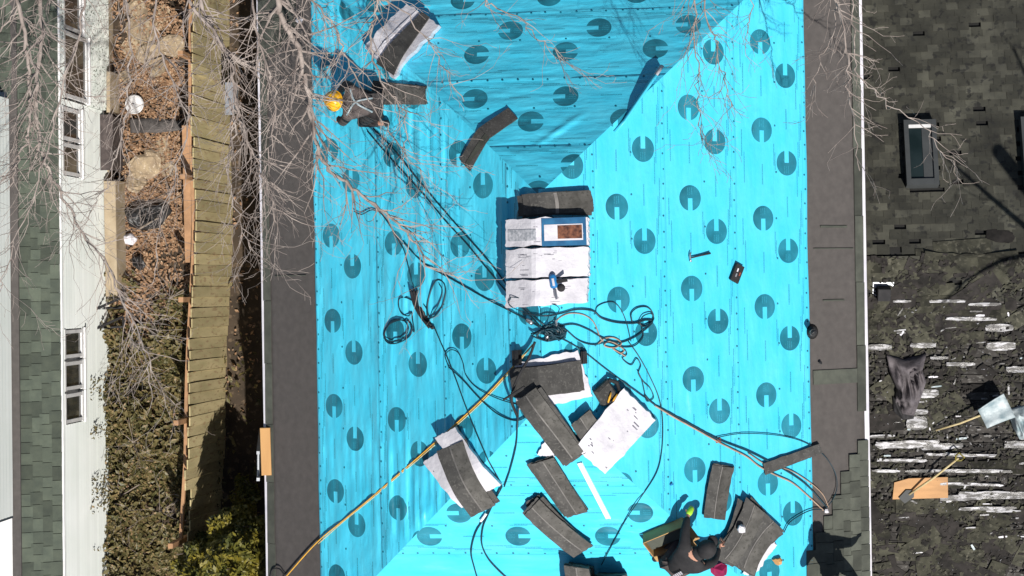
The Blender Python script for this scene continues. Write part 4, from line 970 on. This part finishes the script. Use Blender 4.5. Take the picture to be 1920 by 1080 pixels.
# crumpled cloths
def crumple(label, poly, mat, name, cat, surf, hgt, seed, h0=.1, fold=9):
    """cloth with deep folds lying in the given outline"""
    cu = sum(q[0] for q in poly) / len(poly); cv = sum(q[1] for q in poly) / len(poly); n = len(poly); R_ = 16; S_ = n * 4; mb = MB()
    for r_ in range(R_ + 1):
        for s_ in range(S_):
            t = s_ / 4; i = int(t) % n; f = t - int(t); e = (poly[i][0] * (1 - f) + poly[(i + 1) % n][0] * f, poly[i][1] * (1 - f) + poly[(i + 1) % n][1] * f)
            k = r_ / R_; p, nn = surf(cu + (e[0] - cu) * k, cv + (e[1] - cv) * k)
            z = hgt * (1 - k ** 3) * (.45 + .5 * noise.noise((p.x * fold, p.y * fold * .45, seed))) + hgt * 1.1 * (1 - abs(noise.noise((p.x * fold * 1.3 + p.y * 2, p.y * fold * .3, seed + 3))) * 2.4) * (1 - k ** 6)
            mb.v.append(p + nn * (h0 + max(0, z))); mb.uv.append((0, 0))
    for r_ in range(R_):
        for s_ in range(S_): mb.f.append((r_ * S_ + s_, r_ * S_ + S_ + s_, r_ * S_ + S_ + (s_ + 1) % S_, r_ * S_ + (s_ + 1) % S_)); mb.m.append(0)
    k0 = len(mb.v)
    for s_ in range(S_): q = mb.v[R_ * S_ + s_]; mb.v.append(q - surf(cu, cv)[1] * (h0 * .8)); mb.uv.append((0, 0))
    for s_ in range(S_): mb.f.append((R_ * S_ + s_, k0 + s_, k0 + (s_ + 1) % S_, R_ * S_ + (s_ + 1) % S_)); mb.m.append(0)
    o = mb.build(name, mat, smooth=True); return tag(o, label, cat)
crumple('grey crumpled jacket thrown on the right roof near the gutter', [(1661, 662), (1695, 672), (1735, 660), (1728, 690), (1735, 712), (1722, 750), (1712, 775), (1690, 772), (1676, 750), (1680, 725), (1668, 700)], 'grey_cloth', 'jacket', 'jacket', nroof, .16, 3, .10, 10)
crumple('black lining spilling out under the grey jacket', [(1672, 740), (1690, 748), (1718, 745), (1712, 782), (1692, 784), (1674, 768)], 'black', 'jacket_lining', 'cloth', nroof, .06, 5, .07)
crumple('pale blue-white torn bag at the right edge of the right roof', [(1888, 765), (1920, 757), (1940, 780), (1930, 816), (1910, 820), (1897, 798)], 'bag', 'bag', 'bag', nroof, .14, 8, .09)

# ------------------------------------------------------------------ white house on the left
XW = P(210, 540, 0).x; ZW = 2.50; WA = RAD(.6); WR_ = Matrix.Rotation(WA, 3, 'Z'); W0 = Vector((XW, 0, 0))
def wp(x, y, z): return WR_ @ Vector((x, y, z)) + W0       # x: out of the wall toward the alley
YN, YS = 6.6, -6.6
wh = thing('white_house', 'white clapboard house on the left with a green shingled lean-to roof', 'house', Vector((XW - 1.5, 0, 0)))
mb = MB(); mb.box((0, 0, 0), (3.0, YN - YS, ZW), Matrix.Translation(wp(-1.56, 0, ZW / 2)) @ WR_.to_4x4()); mb.build('wall', 'white_trim', wh)
def wall_hit(u, v, x=0):
    d = ray(u, v); n = WR_ @ Vector((1, 0, 0)); q = wp(x, 0, 0); p = CAM + d * ((q - CAM).dot(n) / d.dot(n)); l = WR_.transposed() @ (p - W0); return l.y, l.z
# windows (pixel boxes of the picture measured on the wall)
wins = [((126, 20), .40), ((128, 62), 0), ]
wspec = [(128, -20, 55), (128, 66, 182), (124, 205, 260), (124, 272, 325), (127, 622, 668), (127, 682, 728), (127, 742, 790)]
wy = []
for (u, va, vb) in wspec:
    ya, yb_ = wall_hit(u, va)[0], wall_hit(u, vb)[0]; wy.append((yb_, ya))
zt = ZW - .10
def seglist(zm):
    """clapboards break at the windows"""
    hs = [(a - .05, b + .05) for a, b in wy if ZW - .10 > zm > (1.30 if (b - a) > .7 else 1.55) - .05]
    out = []; y = YS
    for a, b in sorted(hs): out.append((y, a)); y = b
    out.append((y, YN)); return [q for q in out if q[1] - q[0] > .03]
z = .30; step = .118; ysplit = wall_hit(180, 205)[0]
while z < ZW - .02:
    for (ya, yb_) in seglist(z + .05):
        for (p, q) in ((ya, min(yb_, ysplit - .004)), (max(ya, ysplit + .004), yb_)):
            if q - p < .03: continue
            mb = MB(); off = .05 if p > ysplit - .01 else 0
            mb.add([wp(off + .046, p, z), wp(off + .046, q, z), wp(off + .008, q, z + step + .01), wp(off + .008, p, z + step + .01), wp(-.06, p, z), wp(-.06, q, z), wp(-.06, q, z + step + .01), wp(-.06, p, z + step + .01)],
                   [(0, 1, 2, 3), (0, 4, 5, 1), (1, 5, 6, 2), (3, 7, 4, 0), (3, 2, 6, 7)])
            mb.build('clapboard', 'white_spot' if off else 'white_paint', wh)
    z += step
mb = MB(); mb.box((.02, 0, .15), (.10, YN - YS, .30), Matrix.Translation(W0) @ WR_.to_4x4()); mb.build('foundation', 'moss_board', wh)
for (a, b) in wy:
    big = (b - a) > .7; zb = 1.30 if big else 1.55; offx = .06 if a > ysplit else .02
    wn = MB()
    for c_, s_ in (((offx, (a + b) / 2, zb + .03), (.05, b - a + .09, .08)), ((offx, (a + b) / 2, zt - .03), (.05, b - a + .09, .05)), ((offx, a, (zb + zt) / 2), (.046, .06, zt - zb - .1)), ((offx, b, (zb + zt) / 2), (.046, .06, zt - zb - .1))):
        wn.box(c_, s_, Matrix.Translation(W0) @ WR_.to_4x4())
    wo = wn.build('window', 'white_trim', wh)
    mb = MB(); mb.box((offx - .012, (a + b) / 2, (zb + zt) / 2), (.012, b - a - .06, zt - zb - .1), Matrix.Translation(W0) @ WR_.to_4x4()); mb.build('pane', 'glass', wo)
    mb = MB(); mb.box((offx + .02, (a + b) / 2, zb - .03), (.07, b - a + .12, .03), Matrix.Translation(W0) @ WR_.to_4x4()); mb.build('sill', 'white_trim', wo)
# lean-to roof of green tabs up to the taller wall
XE = .015; ZLE = ZW + .06; LR = .77; LP = RAD(24)
xup = XE - LR * math.cos(LP); zup = ZLE + LR * math.sin(LP)
mb = MB(); mb.add([wp(XE, YS, ZLE - .01), wp(XE, YN, ZLE - .01), wp(xup, YN, zup - .01), wp(xup, YS, zup - .01), wp(XE, YS, ZLE - .12), wp(XE, YN, ZLE - .12), wp(xup, YN, zup - .12), wp(xup, YS, zup - .12)], [(0, 1, 2, 3), (7, 6, 5, 4), (0, 4, 5, 1), (3, 2, 6, 7), (0, 3, 7, 4), (1, 5, 6, 2)])
mb.build('roof_deck', 'old_deck', wh)
mb = MB(); mb.add([wp(xup, 4, zup - .02), wp(xup, YN, zup - .02), wp(xup - .8, YN, zup + .34), wp(xup - .8, 4, zup + .34)], [(0, 1, 2, 3)]); mb.build('upper_roof_deck', 'old_deck', wh)
mb = MB(); mb.box((XE + .012, 0, ZLE - .06), (.02, YN - YS, .13), Matrix.Translation(W0) @ WR_.to_4x4()); mb.box((XE + .03, 0, ZLE - .0), (.06, YN - YS, .012), Matrix.Translation(W0) @ WR_.to_4x4()); mb.build('fascia', 'white_trim', wh)
gt = []
for q in range(3):
    mb = MB(); a = (.0, .02, -.02)[q]; mb.prism([(-.5, -.5), (.5, -.5 + a), (.5, .5), (-.5, .5)], 0, 1); gt.append(meshdata(mb, 'green_tab_mesh', 'green_tab'))
up = Vector((-math.cos(LP), 0, math.sin(LP))); nn = Vector((math.sin(LP), 0, math.cos(LP)))
nrow = 4; ex2 = (LR - .14) / nrow
YU_ = wall_hit(12, 140)[0] * .95
for r_ in range(nrow + 4):
    y = (YS if r_ < nrow else YU_) + (r_ % 2) * .11
    while y < YN:
        wd_ = U(.17, .27)
        if -5.4 < y < 5.4 or r_ == 0:
            c = Vector((XE, 0, ZLE)) + up * (ex2 * (r_ + .5)) + nn * (.012 + random.choice((0, 0, .006))) + Vector((0, y + wd_ / 2, 0))
            m_ = Matrix((Vector((0, 1, 0)) * (wd_ - .008), (up * -1 + nn * .05).normalized() * -(ex2 + .04), nn * .009)).transposed()
            m_ = (WR_ @ m_).to_4x4(); m_.translation = wp(*c)
            inst('roof_shingle', random.choice(gt), wh, m_)
        y += wd_
mb = MB(); mb.box((xup + .06, 0, zup - .01), (.15, YN - YS, .03), Matrix.Translation(W0) @ WR_.to_4x4()); mb.build('flashing', 'felt', wh)
# the taller white wall behind it
yend = wall_hit(15, 1032)[0] * .93; YU = wall_hit(12, 140)[0] * .95
mb = MB(); mb.box((xup - 1.03, (YU + yend) / 2, 2.45), (2.0, YU - yend, 4.9), Matrix.Translation(W0) @ WR_.to_4x4()); mb.build('upper_wall', 'white_trim', wh)
mb = MB(); mb.box((xup - 1.0, yend - .02, zup + .4), (2.0, .04, 1.4), Matrix.Translation(W0) @ WR_.to_4x4()); mb.build('corner_board', 'gutter', wh)
z = zup + .03
while z < 4.85:
    mb = MB(); p, q = yend, YU
    mb.add([wp(xup + .010, p, z), wp(xup + .010, q, z), wp(xup - .008, q, z + .125), wp(xup - .008, p, z + .125), wp(xup - .04, p, z), wp(xup - .04, q, z), wp(xup - .04, q, z + .125), wp(xup - .04, p, z + .125)], [(0, 1, 2, 3), (0, 4, 5, 1), (1, 5, 6, 2), (3, 7, 4, 0), (3, 2, 6, 7)])
    mb.build('clapboard', 'white_paint', wh); z += .12
# two black brackets on the white wall
for k, (v, lab) in enumerate(((578, 'upper'), (614, 'lower'))):
    y = wall_hit(200, v)[0]; mb = MB(); zz = .55
    mb.tube([wp(.02, y, zz + .30), wp(.02, y, zz), wp(.42, y + .02, zz)], .025, 5); mb.tube([wp(.02, y, zz + .28), wp(.40, y + .20, zz)], .025, 5); mb.tube([wp(.40, y + .20, zz), wp(.42, y + .02, zz)], .025, 5)
    tag(mb.build('wall_bracket', 'black'), lab + ' black triangular metal bracket on the white wall', 'bracket', 'wall brackets')

# ------------------------------------------------------------------ board fence in the alley
fr = thing('fence', 'algae-green wooden board fence standing in the alley', 'fence', P(428, 540, 0))
fm = []
for q in range(4):
    mb = MB(); n = 6; rnd = random.Random(q)
    for i in range(n + 1):
        z = i / n; bow = .02 * math.sin(z * 3) * rnd.uniform(-1, 1)
        for (x, y) in ((0, -.5), (1, -.5), (1, .5), (0, .5)): mb.v.append(Vector((x + bow * 3, y * (1 - (.10 if i == n else 0)), z))); mb.uv.append((0, 0))
    for i in range(n):
        for k in range(4): mb.f.append((i * 4 + k, i * 4 + (k + 1) % 4, i * 4 + 4 + (k + 1) % 4, i * 4 + 4 + k)); mb.m.append(0)
    mb.f += [(0, 3, 2, 1), (n * 4, n * 4 + 1, n * 4 + 2, n * 4 + 3)]; mb.m += [0, 0]; fm.append(meshdata(mb, 'fence_board_mesh', 'fence'))
def fence_x(y): return P(428, 540, 0).x + .012 * y + .10 * math.exp(-((y - .9) / 1.6) ** 2) - .05 + (-.10 if y < -3 else 0) * min(1, (-3 - y) / 2)
y = -4.6; k = 0
while y < 6.2:
    wd_ = U(.17, .2); x = fence_x(y); lean = -.24 + .06 * noise.noise((y * .6, 3, 1)); hh = 1.80 + U(-.06, .06) - (.35 if y < -3.6 else 0)
    m_ = Matrix(((.022, 0, 0), (U(-.012, .012), wd_ - .008, 0), (lean, U(-.02, .02), hh))).to_4x4()
    m_ = Matrix(((.022, U(-.02, .02) * wd_, lean), (0, wd_ - .008, U(-.02, .02)), (0, 0, hh))).to_4x4(); m_.translation = Vector((x + U(-.012, .012), y + wd_ / 2, 0))
    inst('fence_board', fm[k % 4], fr, m_); y += wd_; k += 1
for z_, off in ((.45, -.09), (1.45, -.22)):
    mb = MB(); mb.tube([Vector((fence_x(q) + off - .035, q, z_)) for q in [-4.5 + .5 * i for i in range(22)]], .04, 4); mb.build('rail', 'fence_wood', fr)
y = -4.4
while y < 6.2:
    mb = MB(); mb.box((fence_x(y) - .26, y, 1.0), (.09, .09, 2.0), taper=.95); mb.build('post', 'fence_wood', fr); y += 2.1
# loose timber beam along the fence
a, b = P(350, 235, 1.4), P(356, 492, 1.2); mb = MB()
m = Matrix.Translation((a + b) / 2) @ (b - a).to_track_quat('X', 'Z').to_matrix().to_4x4(); mb.box((0, 0, 0), ((b - a).length, .15, .09), m, bev=.006)
pl = mb.build('timber_beam', 'fence_wood'); tag(pl, 'long orange-brown timber beam propped along the top of the fence', 'beam')

# ------------------------------------------------------------------ alley: litter, stones, rubbish
def leaves(name, label, cat, mat, n, place, size, seed, flat=.5):
    rnd = random.Random(seed); mb = MB()
    for _ in range(n):
        p = place(rnd)
        if p is None: continue
        a = rnd.uniform(0, 6.28); nrm = Vector((rnd.gauss(0, flat), rnd.gauss(0, flat), 1)).normalized(); x = Matrix.Rotation(a, 3, nrm) @ nrm.orthogonal().normalized(); y = nrm.cross(x); s = rnd.uniform(*size)
        mb.add([p - x * s, p + y * s * .55 + nrm * s * .12, p + x * s, p - y * s * .55 + nrm * s * .12], [(0, 1, 2), (0, 2, 3)])
    return tag(mb.build(name, mat), label, cat, kind='stuff')
def alley(rnd, v0, v1, dens):
    v = rnd.uniform(v0, v1); u = rnd.uniform(205, 490); p = P(u, v, 0)
    if p.x > fence_x(p.y) - .02 and rnd.random() < .96: return None
    d = noise.noise((p.x * 1.1, p.y * 1.1, 4)); 
    if rnd.random() > dens(u, v) + d * .9: return None
    p.z = .02 + .10 * max(0, noise.noise((p.x * 1.3, p.y * 1.3, 2))) + rnd.random() * .05; return p
leaves('leaf_litter', 'brown dead leaves covering the alley floor', 'leaves', 'leaf_brown', 42000, lambda r: alley(r, -40, 1000, lambda u, v: (.78 if v > 130 else .5) * (1 if v < 650 else .5)), (.02, .055), 1)
def ivyp(rnd):
    p = alley(rnd, 500, 1130, lambda u, v: min(.8, (v - 480) / 300)); 
    if p is None: return None
    p.z += .12 + .6 * max(0, noise.noise((p.x * 1.6, p.y * 1.6, 8)) + .12) * rnd.random() + (.25 * rnd.random() if p.x < XW + .4 else 0); return p
leaves('ivy', 'tangled ivy and weeds covering the lower alley', 'ivy', 'ivy', 24000, ivyp, (.018, .085), 2, .7)
def vine(rnd):
    y = rnd.uniform(-5.2, -1.6); h = rnd.random() ** 2.2 * (1.2 if noise.noise((y * 1.5, 1, 1)) > 0 else .5); return wp(.05 + rnd.random() * .05, y, .1 + h)
leaves('wall_vine', 'small dark creeper leaves climbing the foot of the white wall', 'creeper', 'ivy', 1500, vine, (.02, .04), 3, 1)
def bushp(c, r):
    def f(rnd):
        while True:
            q = Vector((rnd.uniform(-1, 1), rnd.uniform(-1, 1), rnd.uniform(-1, 1)))
            if q.length > 1: continue
            w_ = .75 + .45 * noise.noise((q.x * 2.2 + c.x, q.y * 2.2, q.z * 2.2))
            if q.length < w_ and (q.length > .45 or rnd.random() < .4) and noise.noise((q.x * 5, q.y * 5 + c.y, q.z * 5)) > -.22: return c + Vector((q.x * r[0], q.y * r[1], q.z * r[2]))
    return f
def bush(label, u, v, r, n, mat, seed, size=(.03, .07)):
    b = P(u, v, r[2] * 1.6); b.z = 0; root = thing('evergreen_shrub', label, 'shrub', b, 'evergreen shrubs in the alley'); rnd = random.Random(seed)
    mb = MB(); f = bushp(b + Vector((0, 0, r[2] * .98)), r)
    for _ in range(n):
        p = f(rnd); nrm = Vector((rnd.gauss(0, .8), rnd.gauss(0, .8), 1)).normalized(); x = Matrix.Rotation(rnd.uniform(0, 6.28), 3, nrm) @ nrm.orthogonal().normalized(); y = nrm.cross(x); s = rnd.uniform(*size)
        mb.add([p - x * s, p + y * s * .45, p + x * s, p - y * s * .45], [(0, 1, 2, 3)])
    mb.build('foliage', mat, root)
    for k in range(5):
        q = b + Vector((rnd.uniform(-.7, .7) * r[0], rnd.uniform(-.7, .7) * r[1], r[2] * rnd.uniform(1.0, 1.6))); mb = MB(); mb.tube([b + Vector((rnd.uniform(-.06, .06), rnd.uniform(-.06, .06), 0)), (b + q) / 2 + Vector((rnd.uniform(-.1, .1), rnd.uniform(-.1, .1), 0)), q], [.035, .025, .01], 5); mb.build('stem', 'bark2', root)
bush('tall yellow-green evergreen shrub at the bottom between fence and house', 428, 1045, (.72, .85, 1.95), 10000, 'evergreen', 4)
bush('evergreen shrub at the bottom edge left of the tall one', 366, 1075, (.62, .6, 1.5), 6000, 'evergreen', 5)
bush('dark green shrub low in the corner beside the ladder', 455, 935, (.3, .5, .35), 1100, 'evergreen', 6, (.02, .05))
rs = random.Random(9)
stones = [(268, 55, .34, .27), (300, 35, .28, .2), (250, 85, .26, .2), (285, 100, .32, .22), (320, 85, .22, .3), (236, 145, .13, .17), (300, 130, .2, .12), (262, 20, .25, .2), (300, 275, .3, .22), (276, 310, .34, .24), (258, 340, .24, .2), (318, 318, .16, .2), (300, 420, .12, .1), (288, 300, .2, .18)]
for i, (u, v, a, b) in enumerate(stones):
    p = P(u, v, 0); mb = MB(); h = rs.uniform(.05, .11); poly = blob_poly(a, b, 9, rs, .16); m = Matrix.Translation(p) @ Matrix.Rotation(rs.uniform(0, 3), 4, 'Z')
    n = len(poly); vs_ = [m @ Vector((x, y, 0)) for x, y in poly] + [m @ Vector((x * .98, y * .98, h * .75 + rs.uniform(-.02, .02))) for x, y in poly] + [m @ Vector((x * .72, y * .72, h + rs.uniform(-.02, .02))) for x, y in poly]
    mb.add(vs_, [tuple(range(n - 1, -1, -1)), tuple(range(2 * n, 3 * n))] + [(k * n + j, k * n + (j + 1) % n, k * n + n + (j + 1) % n, k * n + n + j) for k in range(2) for j in range(n)])
    tag(mb.build('stone', 'stone', smooth=False), ('broad tan flat stone in the upper alley rubble' if v < 200 else 'tan rubble stone in the leaf litter beside the beam'), 'stone', 'rubble stones in the alley')
p = P(253, 196, .1); lid = thing('bucket_lid', 'round white bucket lid lying in the dead leaves', 'lid', p)
mb = MB(); mb.tube([p, p + Vector((0, 0, .03))], .165, 24); mb.build('disc', 'white_trim', lid)
mb = MB(); mb.tube([p + Vector((.165 * math.cos(a), .165 * math.sin(a), .03)) for a in [i * math.pi / 12 for i in range(25)]], .014, 6); mb.build('rim', 'white_trim', lid, smooth=True)
mb = MB(); mb.ball(p + Vector((-.03, .0, .035)), (.03, .03, .012), 10, 4); mb.build('spout_cap', 'steel', lid, smooth=True)
crumple('dark grey roofing felt sheet lying across the alley', [(246, 224), (290, 221), (344, 228), (346, 244), (300, 250), (248, 250)], 'felt', 'felt_sheet', 'felt sheet', ground, .05, 2, .10)
crumple('black plastic tarp crumpled on the alley floor', [(236, 395), (270, 380), (318, 382), (326, 396), (300, 428), (270, 432), (246, 425)], 'teal_shade', 'tarp', 'tarp', ground, .16, 6, .10)
crumple('small white rag on the alley floor', [(234, 440), (250, 436), (260, 448), (252, 460), (238, 458)], 'paper', 'rag', 'rag', ground, .08, 7, .08, 14)
crumple('dark rubbish bag in the ivy', [(252, 482), (268, 478), (276, 498), (266, 508), (254, 500)], 'teal_shade', 'rubbish_bag', 'bag', ground, .14, 9, .08, 12)
crumple('crumpled grey plastic in the ivy beside the dark hollow', [(284, 812), (302, 808), (306, 824), (290, 828)], 'gutter', 'plastic_sheet', 'plastic', ground, .08, 10, .2, 12)
# things along the white wall
a = P(214, 340, .35); b = P(218, 560, .3)
mb = MB(); m = Matrix.Translation((a + b) / 2) @ (b - a).to_track_quat('X', 'Z').to_matrix().to_4x4(); mb.box((0, 0, 0), ((b - a).length, .22, .5), m, bev=.01); tag(mb.build('plank_ledge', 'moss_board'), 'tan timber ledge along the foot of the white wall', 'ledge')
p = P(210, 270, .3); mb = MB(); mb.box((0, 0, 0), (.22, .95, .6), Matrix.Translation(p), bev=.01); mb.box((.0, 0, .31), (.26, 1.0, .03), Matrix.Translation(p)); tag(mb.build('cellar_box', 'jacket_grey'), 'dark box cover standing against the white wall', 'box')
p = P(205, 175, .35); mb = MB(); mb.box((.05, .0, -.05), (.07, .75, .5), Matrix.Translation(p), bev=.01); tag(mb.build('plank_ledge', 'moss_board'), 'short tan plank upright against the white wall', 'plank')
cord('thin red wire hanging at the white wall', [(200, 205, .5), (204, 222, .3), (212, 245, .1), (222, 262, .02)], .010, 'red', name='wire', cat='wire', surf=ground)
# grey duct and pale post in the dark gap
mb = MB(); p = P(436, 185, 1.2); mb.box((0, 0, 0), (.12, .5, .3), Matrix.Translation(p), bev=.02); mb.box((.0, -.02, .17), (.16, .56, .04), Matrix.Translation(p)); tag(mb.build('metal_duct', 'alu'), 'grey metal duct box in the dark gap by the fence', 'duct')

# ------------------------------------------------------------------ bare trees
class Tree:
    def __init__(s, label, base, top, r0, group, seed):
        s.rnd = random.Random(seed); s.root = thing('bare_tree', label, 'tree', base, group); s.top = top; s.tw = MB(); s.r0 = r0; s.lim = []
        mid = (base + top) / 2 + Vector((.3, .2, 0)); mb = MB(); mb.tube(crom([base, mid, top], 5), [r0 * (1 - .4 * i / 10) for i in range(11)], 10); mb.build('trunk', 'bark2', s.root, smooth=True)
    def grow(s, p, d, L, r, lev):
        rnd = s.rnd; n = max(3, int(L / .14)); pts = [p]; q = p.copy(); dd_ = d.normalized()
        for i in range(n):
            dd_ = (dd_ + Vector((rnd.gauss(0, .20), rnd.gauss(0, .20), rnd.gauss(0, .14)))).normalized(); q = q + dd_ * (L / n); pts.append(q)
        s.tw.tube(pts, [max(.0023, .55 * r * (1 - .75 * i / n)) for i in range(n + 1)], 5 if r > .02 else 3, caps=False)
        if lev > 0:
            for i in range(1, n + 1):
                if rnd.random() < .50: s.side(pts[i], (pts[i] - pts[i - 1]), L * rnd.uniform(.32, .62), r * .62 * (1 - .6 * i / n), lev - 1)
    def side(s, p, d, L, r, lev):
        rnd = s.rnd; d = d.normalized(); ax = d.orthogonal(); ax = Matrix.Rotation(rnd.uniform(0, 6.28), 3, d) @ ax; nd = (d + ax.normalized() * rnd.uniform(.55, 1.2)); nd.z *= .6
        s.grow(p, nd, L, max(r, .004), lev)
    def limb(s, pts, r, tw=.6, dens=1.0, lev=2, join=True):
        q = [P(*c) for c in pts]
        if join: q = [s.top, s.top * .45 + q[0] * .55 + Vector((0, 0, .4))] + q
        c = crom(q, 6); n = len(c)
        for i in range(1, n - 1): c[i] = c[i] + Vector((s.rnd.gauss(0, .02), s.rnd.gauss(0, .02), s.rnd.gauss(0, .02)))
        mb = MB(); mb.tube(c, [max(.006, .54 * r * (1 - .78 * i / n)) for i in range(n)], 7); mb.build('limb', 'bark', s.root, smooth=True)
        st_ = 12 if join else 0
        for i in range(st_, n):
            for _ in range(2):
                if s.rnd.random() < .72 * dens: s.side(c[i], c[min(i + 1, n - 1)] - c[i - 1], tw * s.rnd.uniform(.5, 1.4), r * .35 * (1 - .6 * i / n) + .004, lev)
    def done(s):
        tag(s.tw.build('twigs', 'bark', s.root), kind='stuff')
G = 'bare winter trees around the house'
t = Tree('large bare tree whose pale branches spread over the upper left', P(430, -420, 0), P(430, -330, 6), .30, G, 3)
Z1 = 8.6
for pts, r, tw, de in (
  ([(512, -50, 9), (530, 30, 8.8), (560, 90, 8.6), (574, 150, 8.4), (584, 215, 8.2), (606, 300, 8.1), (660, 350, 8), (720, 400, 7.9), (770, 445, 7.9), (800, 500, 7.8)], .085, .75, .9),
  ([(365, -50, 9), (385, 30, 8.8), (420, 90, 8.6), (438, 150, 8.4), (446, 220, 8.2), (470, 280, 8), (496, 340, 7.9), (520, 420, 7.8)], .06, .7, 1.1),
  ([(345, -40, 9), (400, 60, 8.8), (440, 112, 8.6), (492, 130, 8.4), (540, 165, 8.2), (575, 190, 8)], .055, .6, .9),
  ([(470, -40, 9), (480, 60, 9), (500, 130, 8.8), (520, 200, 8.7), (505, 280, 8.5), (490, 350, 8.4)], .04, .7, 1),
  ([(40, -50, 8.4), (48, 60, 8), (54, 150, 7.6), (56, 230, 7.4), (38, 290, 7.2), (18, 350, 7)], .07, .7, .9),
  ([(84, -50, 8.4), (78, 60, 8), (72, 140, 7.6), (66, 210, 7.4), (80, 290, 7.2), (112, 360, 7), (150, 430, 6.9), (200, 495, 6.8), (236, 580, 6.7), (272, 650, 6.6), (284, 730, 6.5)], .062, .75, 1),
  ([(236, -50, 8.6), (246, 60, 8.2), (240, 150, 7.9), (236, 220, 7.7), (216, 290, 7.5), (190, 360, 7.3), (160, 420, 7.2)], .038, .7, .8),
  ([(170, -50, 8.4), (150, 60, 8), (120, 150, 7.7), (95, 260, 7.4), (60, 380, 7.2), (20, 480, 7.0), (-5, 560, 7)], .04, .7, 1),
  ([(300, -50, 9), (290, 60, 8.7), (320, 150, 8.4), (350, 220, 8.2), (330, 330, 8), (300, 420, 7.8), (290, 520, 7.6)], .035, .75, .8),
  ([(560, -50, 9.2), (620, 40, 9), (650, 110, 8.8), (690, 190, 8.6), (740, 260, 8.4), (790, 330, 8.2)], .035, .65, .9),
  ([(700, -50, 9), (705, 20, 8.8), (696, 90, 8.6), (720, 160, 8.5), (760, 215, 8.4), (755, 300, 8.3)], .042, .6, .9),
  ([(640, -50, 9.4), (740, 10, 9.2), (800, 70, 9), (830, 130, 8.9), (870, 190, 8.8)], .028, .5, .7),
  ([(860, -50, 9.2), (920, 10, 9), (975, 40, 8.9), (1020, 80, 8.8), (1075, 128, 8.7)], .028, .45, .7),
  ([(0, 60, 7.6), (40, 30, 7.7), (110, 130, 7.5), (170, 180, 7.4), (250, 150, 7.4), (340, 200, 7.4)], .022, .6, .8),
  ([(430, 185, 8.2), (440, 250, 8.1), (425, 320, 8), (446, 400, 7.9), (470, 470, 7.8)], .028, .6, 1)):
    t.limb(pts, r, tw, de, 2, pts[0][1] < 0)
t.done()
t = Tree('bare tree behind the house with drooping twigs over the upper slope', P(1330, -480, 0), P(1330, -400, 7), .2, G, 5)
t.limb([(1306, -50, 9), (1302, 40, 8.8), (1304, 120, 8.7), (1310, 190, 8.6), (1316, 262, 8.5)], .028, .5, .7, 2)
t.limb([(1316, -50, 9), (1328, 40, 8.8), (1344, 80, 8.7), (1354, 140, 8.6), (1372, 200, 8.5)], .026, .5, .7, 2)
t.limb([(1420, -50, 9), (1410, 20, 8.8), (1402, 60, 8.7)], .014, .4, .6, 2)
t.done()
t = Tree('bare tree behind the house with pale branches over the right gutter', P(1600, -480, 0), P(1600, -400, 7), .2, G, 6)
t.limb([(1556, -50, 8.4), (1578, 30, 8.2), (1588, 110, 8), (1592, 180, 7.8), (1604, 250, 7.6), (1612, 320, 7.5)], .036, .5, .8, 2)
t.limb([(1600, -50, 8), (1602, 60, 7.8), (1612, 140, 7.6), (1668, 195, 7.4), (1730, 236, 7.2), (1760, 280, 7.1), (1790, 310, 7)], .026, .4, .55, 2)
t.limb([(1575, -50, 8.2), (1566, 40, 8), (1540, 110, 7.8), (1520, 180, 7.6)], .02, .45, .6, 2)
t.done()
# tree to the lower right: outside the picture, its trunk and limbs shade the right roof
t = Tree('bare tree standing beyond the right roof', Vector((6.9, -1.6, 0)), Vector((7.1, -1.7, 9)), .19, G, 7)
for a in range(5):
    th = a * 1.3; c = Vector((7.1, -1.7, 5.5 + a * .5)); e = [c, c + Vector((1.0 * math.cos(th), 1.0 * math.sin(th), .7)), c + Vector((2.3 * math.cos(th + .3), 2.3 * math.sin(th + .3), 1.6))]
    e = [Vector((max(q.x, 5.9), q.y, q.z)) for q in e]
    mb = MB(); cc = crom(e, 5); mb.tube(cc, [.055 * (1 - .07 * i) for i in range(len(cc))], 6); mb.build('limb', 'bark', t.root, smooth=True)
    for i in range(3, len(cc), 2): t.side(cc[i], cc[i] - cc[i - 1], .8, .02, 1)
t.done()
# low bare brush tangled in the ivy
for k, (u, v, lab) in enumerate(((250, 830, 'tangle of bare brown brush at the foot of the white wall'), (300, 960, 'bare dead branches lying over the dark hollow by the fence'), (318, 560, 'bare brown brush in the ivy beside the fence'), (262, 690, 'thin bare brush in the middle of the ivy'), (228, 930, 'bare brush leaning on the lower white wall'), (330, 760, 'bare brush poking from the ivy by the fence foot'), (262, 430, 'bare brush between the white rag and the black tarp'), (318, 380, 'bare brush next to the loose timber beam'), (275, 130, 'bare brush among the upper alley stones'))):
    b = P(u, v, .3); b.z = 0; t = Tree(lab, b, b + Vector((.02, .02, .35)), .02, 'bare brush in the alley', 40 + k); t.root.name = 'bare_brush'; t.root['category'] = 'brush'
    for j in range(7):
        a = U(0, 6.28); t.grow(b + Vector((0, 0, .3)), Vector((math.cos(a), math.sin(a), .45)), U(.45, .85), .012, 2)
    t.done()
